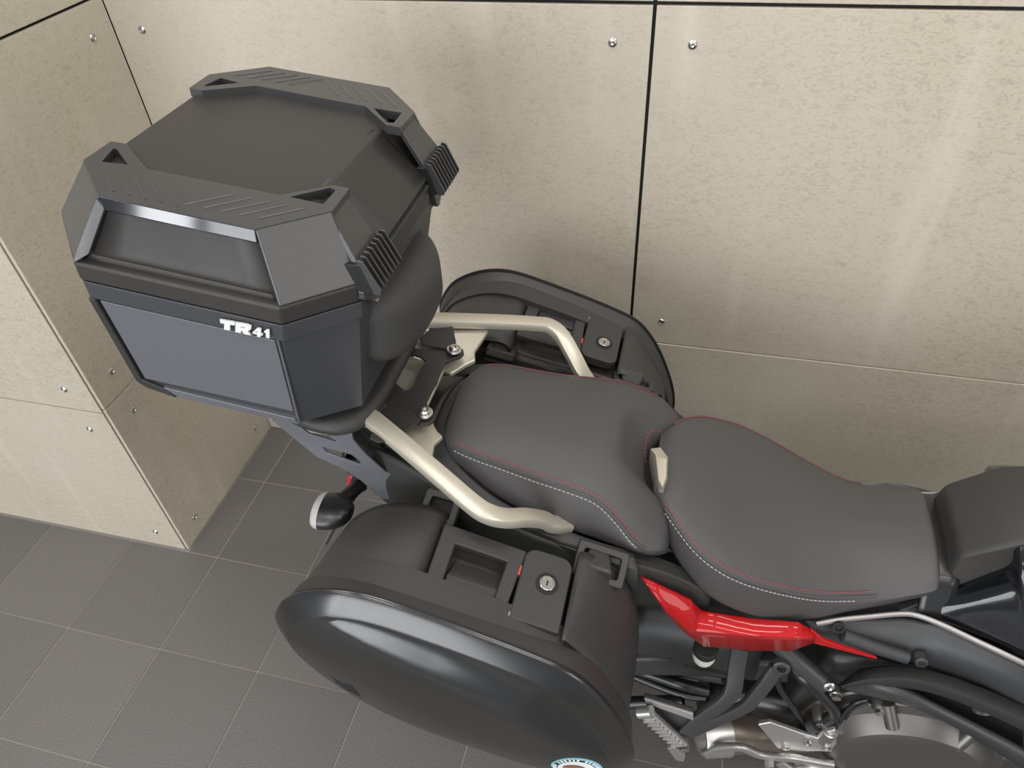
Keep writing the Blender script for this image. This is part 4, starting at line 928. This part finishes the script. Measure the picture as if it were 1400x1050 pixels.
bar(crom([at(1065, 1040, -0.215), at(1085, 1052, -0.215), at(1110, 1048, -0.215), at(1150, 1060, -0.215)], 5), 0.022, 0.016, 'brake_pedal', 'alloy')
# hoses and tubes
def hose(pts, r, name='hose', m='satin_black', scales=None): return build(MB().tube(crom(pts, 7), r, n=12), name, m, BIKE, angle=60)
hose([at(1084, 914, -0.150), at(1097, 925, -0.165), at(1112, 938, -0.172), at(1128, 955, -0.176), at(1140, 970, -0.178), at(1137, 980, -0.178), at(1118, 990, -0.178), at(1098, 997, -0.178)], 0.0115, 'brake_reservoir_hose')
hose([at(1060, 915, -0.165), at(1066, 940, -0.170), at(1085, 968, -0.174), at(1100, 990, -0.176), at(1106, 1000, -0.178)], 0.006, 'brake_line')
hose([at(1185, 957, -0.170), at(1168, 962, -0.175), at(1152, 978, -0.178), at(1150, 996, -0.180), at(1160, 1020, -0.18), at(1164, 1034, -0.18)], 0.004, 'cable')
hose([at(1190, 960, -0.172), at(1165, 970, -0.175), at(1154, 990, -0.178), at(1152, 1010, -0.18), at(1168, 1036, -0.18)], 0.003, 'cable')
for q in (at(1094, 913, -0.166), at(1088, 996, -0.180), at(1112, 992, -0.182)):
    build(MB().cyl(q - np.array([0.004, 0, 0.008]), q + np.array([0.004, 0, 0.008]), 0.013, n=16), 'hose_clip', 'frame_grey', BIKE, angle=30)
st_ = [at(1062, 878, -0.150), at(1092, 905, -0.165), at(1128, 935, -0.176)]
ft = build(MB().tube(lin(st_, 8), 0.017, n=18), 'seat_rail_tube', 'frame_grey', BIKE, angle=60)
build(MB().lathe(at(1133, 937, -0.184), (0.2, -1, 0.3), [(-0.012, 0.010), (0.004, 0.010), (0.006, 0.007), (0.003, 0.005)], n=16), 'tube_bolt', 'steel', ft, angle=30)
build(MB().lathe(at(1143, 948, -0.182), (0, -1, 0), [(-0.01, 0.011), (0.003, 0.011), (0.004, 0.008), (0.010, 0.008), (0.010, 0.004)], n=16), 'frame_bolt', 'steel', ft, angle=30)
# white reservoir cap under the red cover
q = at(964, 889, -0.168)
cp = build(MB().lathe(q - np.array([0, 0, 0.034]), (0, -0.1, 1), [(0.0, 0.007), (0.002, 0.013), (0.008, 0.0185), (0.018, 0.0205), (0.034, 0.0205)], n=28), 'fluid_reservoir', 'white_plastic', BIKE, angle=40)
build(MB().lathe(q - np.array([0, 0, 0.004]), (0, -0.1, 1), [(0, 0.0220), (0.022, 0.0220), (0.024, 0.020)], n=28), 'reservoir_cap', 'rubber', cp, angle=30)
# wiring loom and shock parts seen behind the hanger
hose([at(868, 915, -0.09), at(900, 925, -0.10), at(930, 935, -0.11), at(968, 945, -0.11)], 0.013, 'wiring_loom')
hose([at(868, 925, -0.09), at(900, 938, -0.10), at(935, 950, -0.11), at(965, 955, -0.11)], 0.009, 'wiring_loom')
hose([at(880, 905, -0.06), at(930, 915, -0.08), at(990, 925, -0.10)], 0.016, 'swingarm_guard', 'frame_grey')

# turn signal on its stalk, number plate bracket
for s in (-1, 1):
    pa = sgn([at(497, 662, -0.105), at(486, 668, -0.120), at(470, 684, -0.150), at(460, 700, -0.170)], s)
    ts = build(MB().sweep(crom(pa, 5), rrect(0.024, 0.022, 0.009, 3), scales=list(np.linspace(0.95, 1.25, 16))), 'turn_signal', 'satin_black', BIKE, angle=60)
    c = sgn([at(458, 699, -0.185)], s)[0]
    ax = np.array([-1.0, s * 0.06, -0.05]); ax /= np.linalg.norm(ax)
    rows = []
    a_ = np.array([0, 0, 1.0]); b_ = np.cross(ax, a_); b_ /= np.linalg.norm(b_)
    for h, r in ((-0.030, 0.012), (-0.022, 0.019), (-0.008, 0.0245), (0.010, 0.0265), (0.020, 0.0265)):
        rows.append([c + ax * h + b_ * (r * 1.45 * math.cos(2*math.pi*k/28)) + a_ * (r * 0.9 * math.sin(2*math.pi*k/28)) for k in range(28)])
    build(MB().grid(rows, closed_u=True, cap=True), 'signal_housing', 'satin_black', ts, angle=50)
    rows = []
    for h, r in ((0.020, 0.0262), (0.028, 0.0255), (0.034, 0.0225), (0.038, 0.015)):
        rows.append([c + ax * h + b_ * (r * 1.45 * math.cos(2*math.pi*k/28)) + a_ * (r * 0.9 * math.sin(2*math.pi*k/28)) for k in range(28)])
    build(MB().grid(rows, closed_u=True, cap=True), 'signal_lens', 'lens_clear', ts, angle=50)
npb = build(MB().plate([np.array(p) for p in ((-0.585, -0.10, 0.70), (-0.585, 0.10, 0.70), (-0.66, 0.10, 0.56), (-0.66, -0.10, 0.56))], (0.006, 0, 0.003)), 'number_plate_carrier', 'satin_black', BIKE, bevel=0.003)
bar([np.array(p) for p in ((-0.52, 0, 0.83), (-0.57, 0, 0.74), (-0.60, 0, 0.67))], 0.12, 0.02, 'plate_arm', 'satin_black', npb, up=(1, 0, 0))
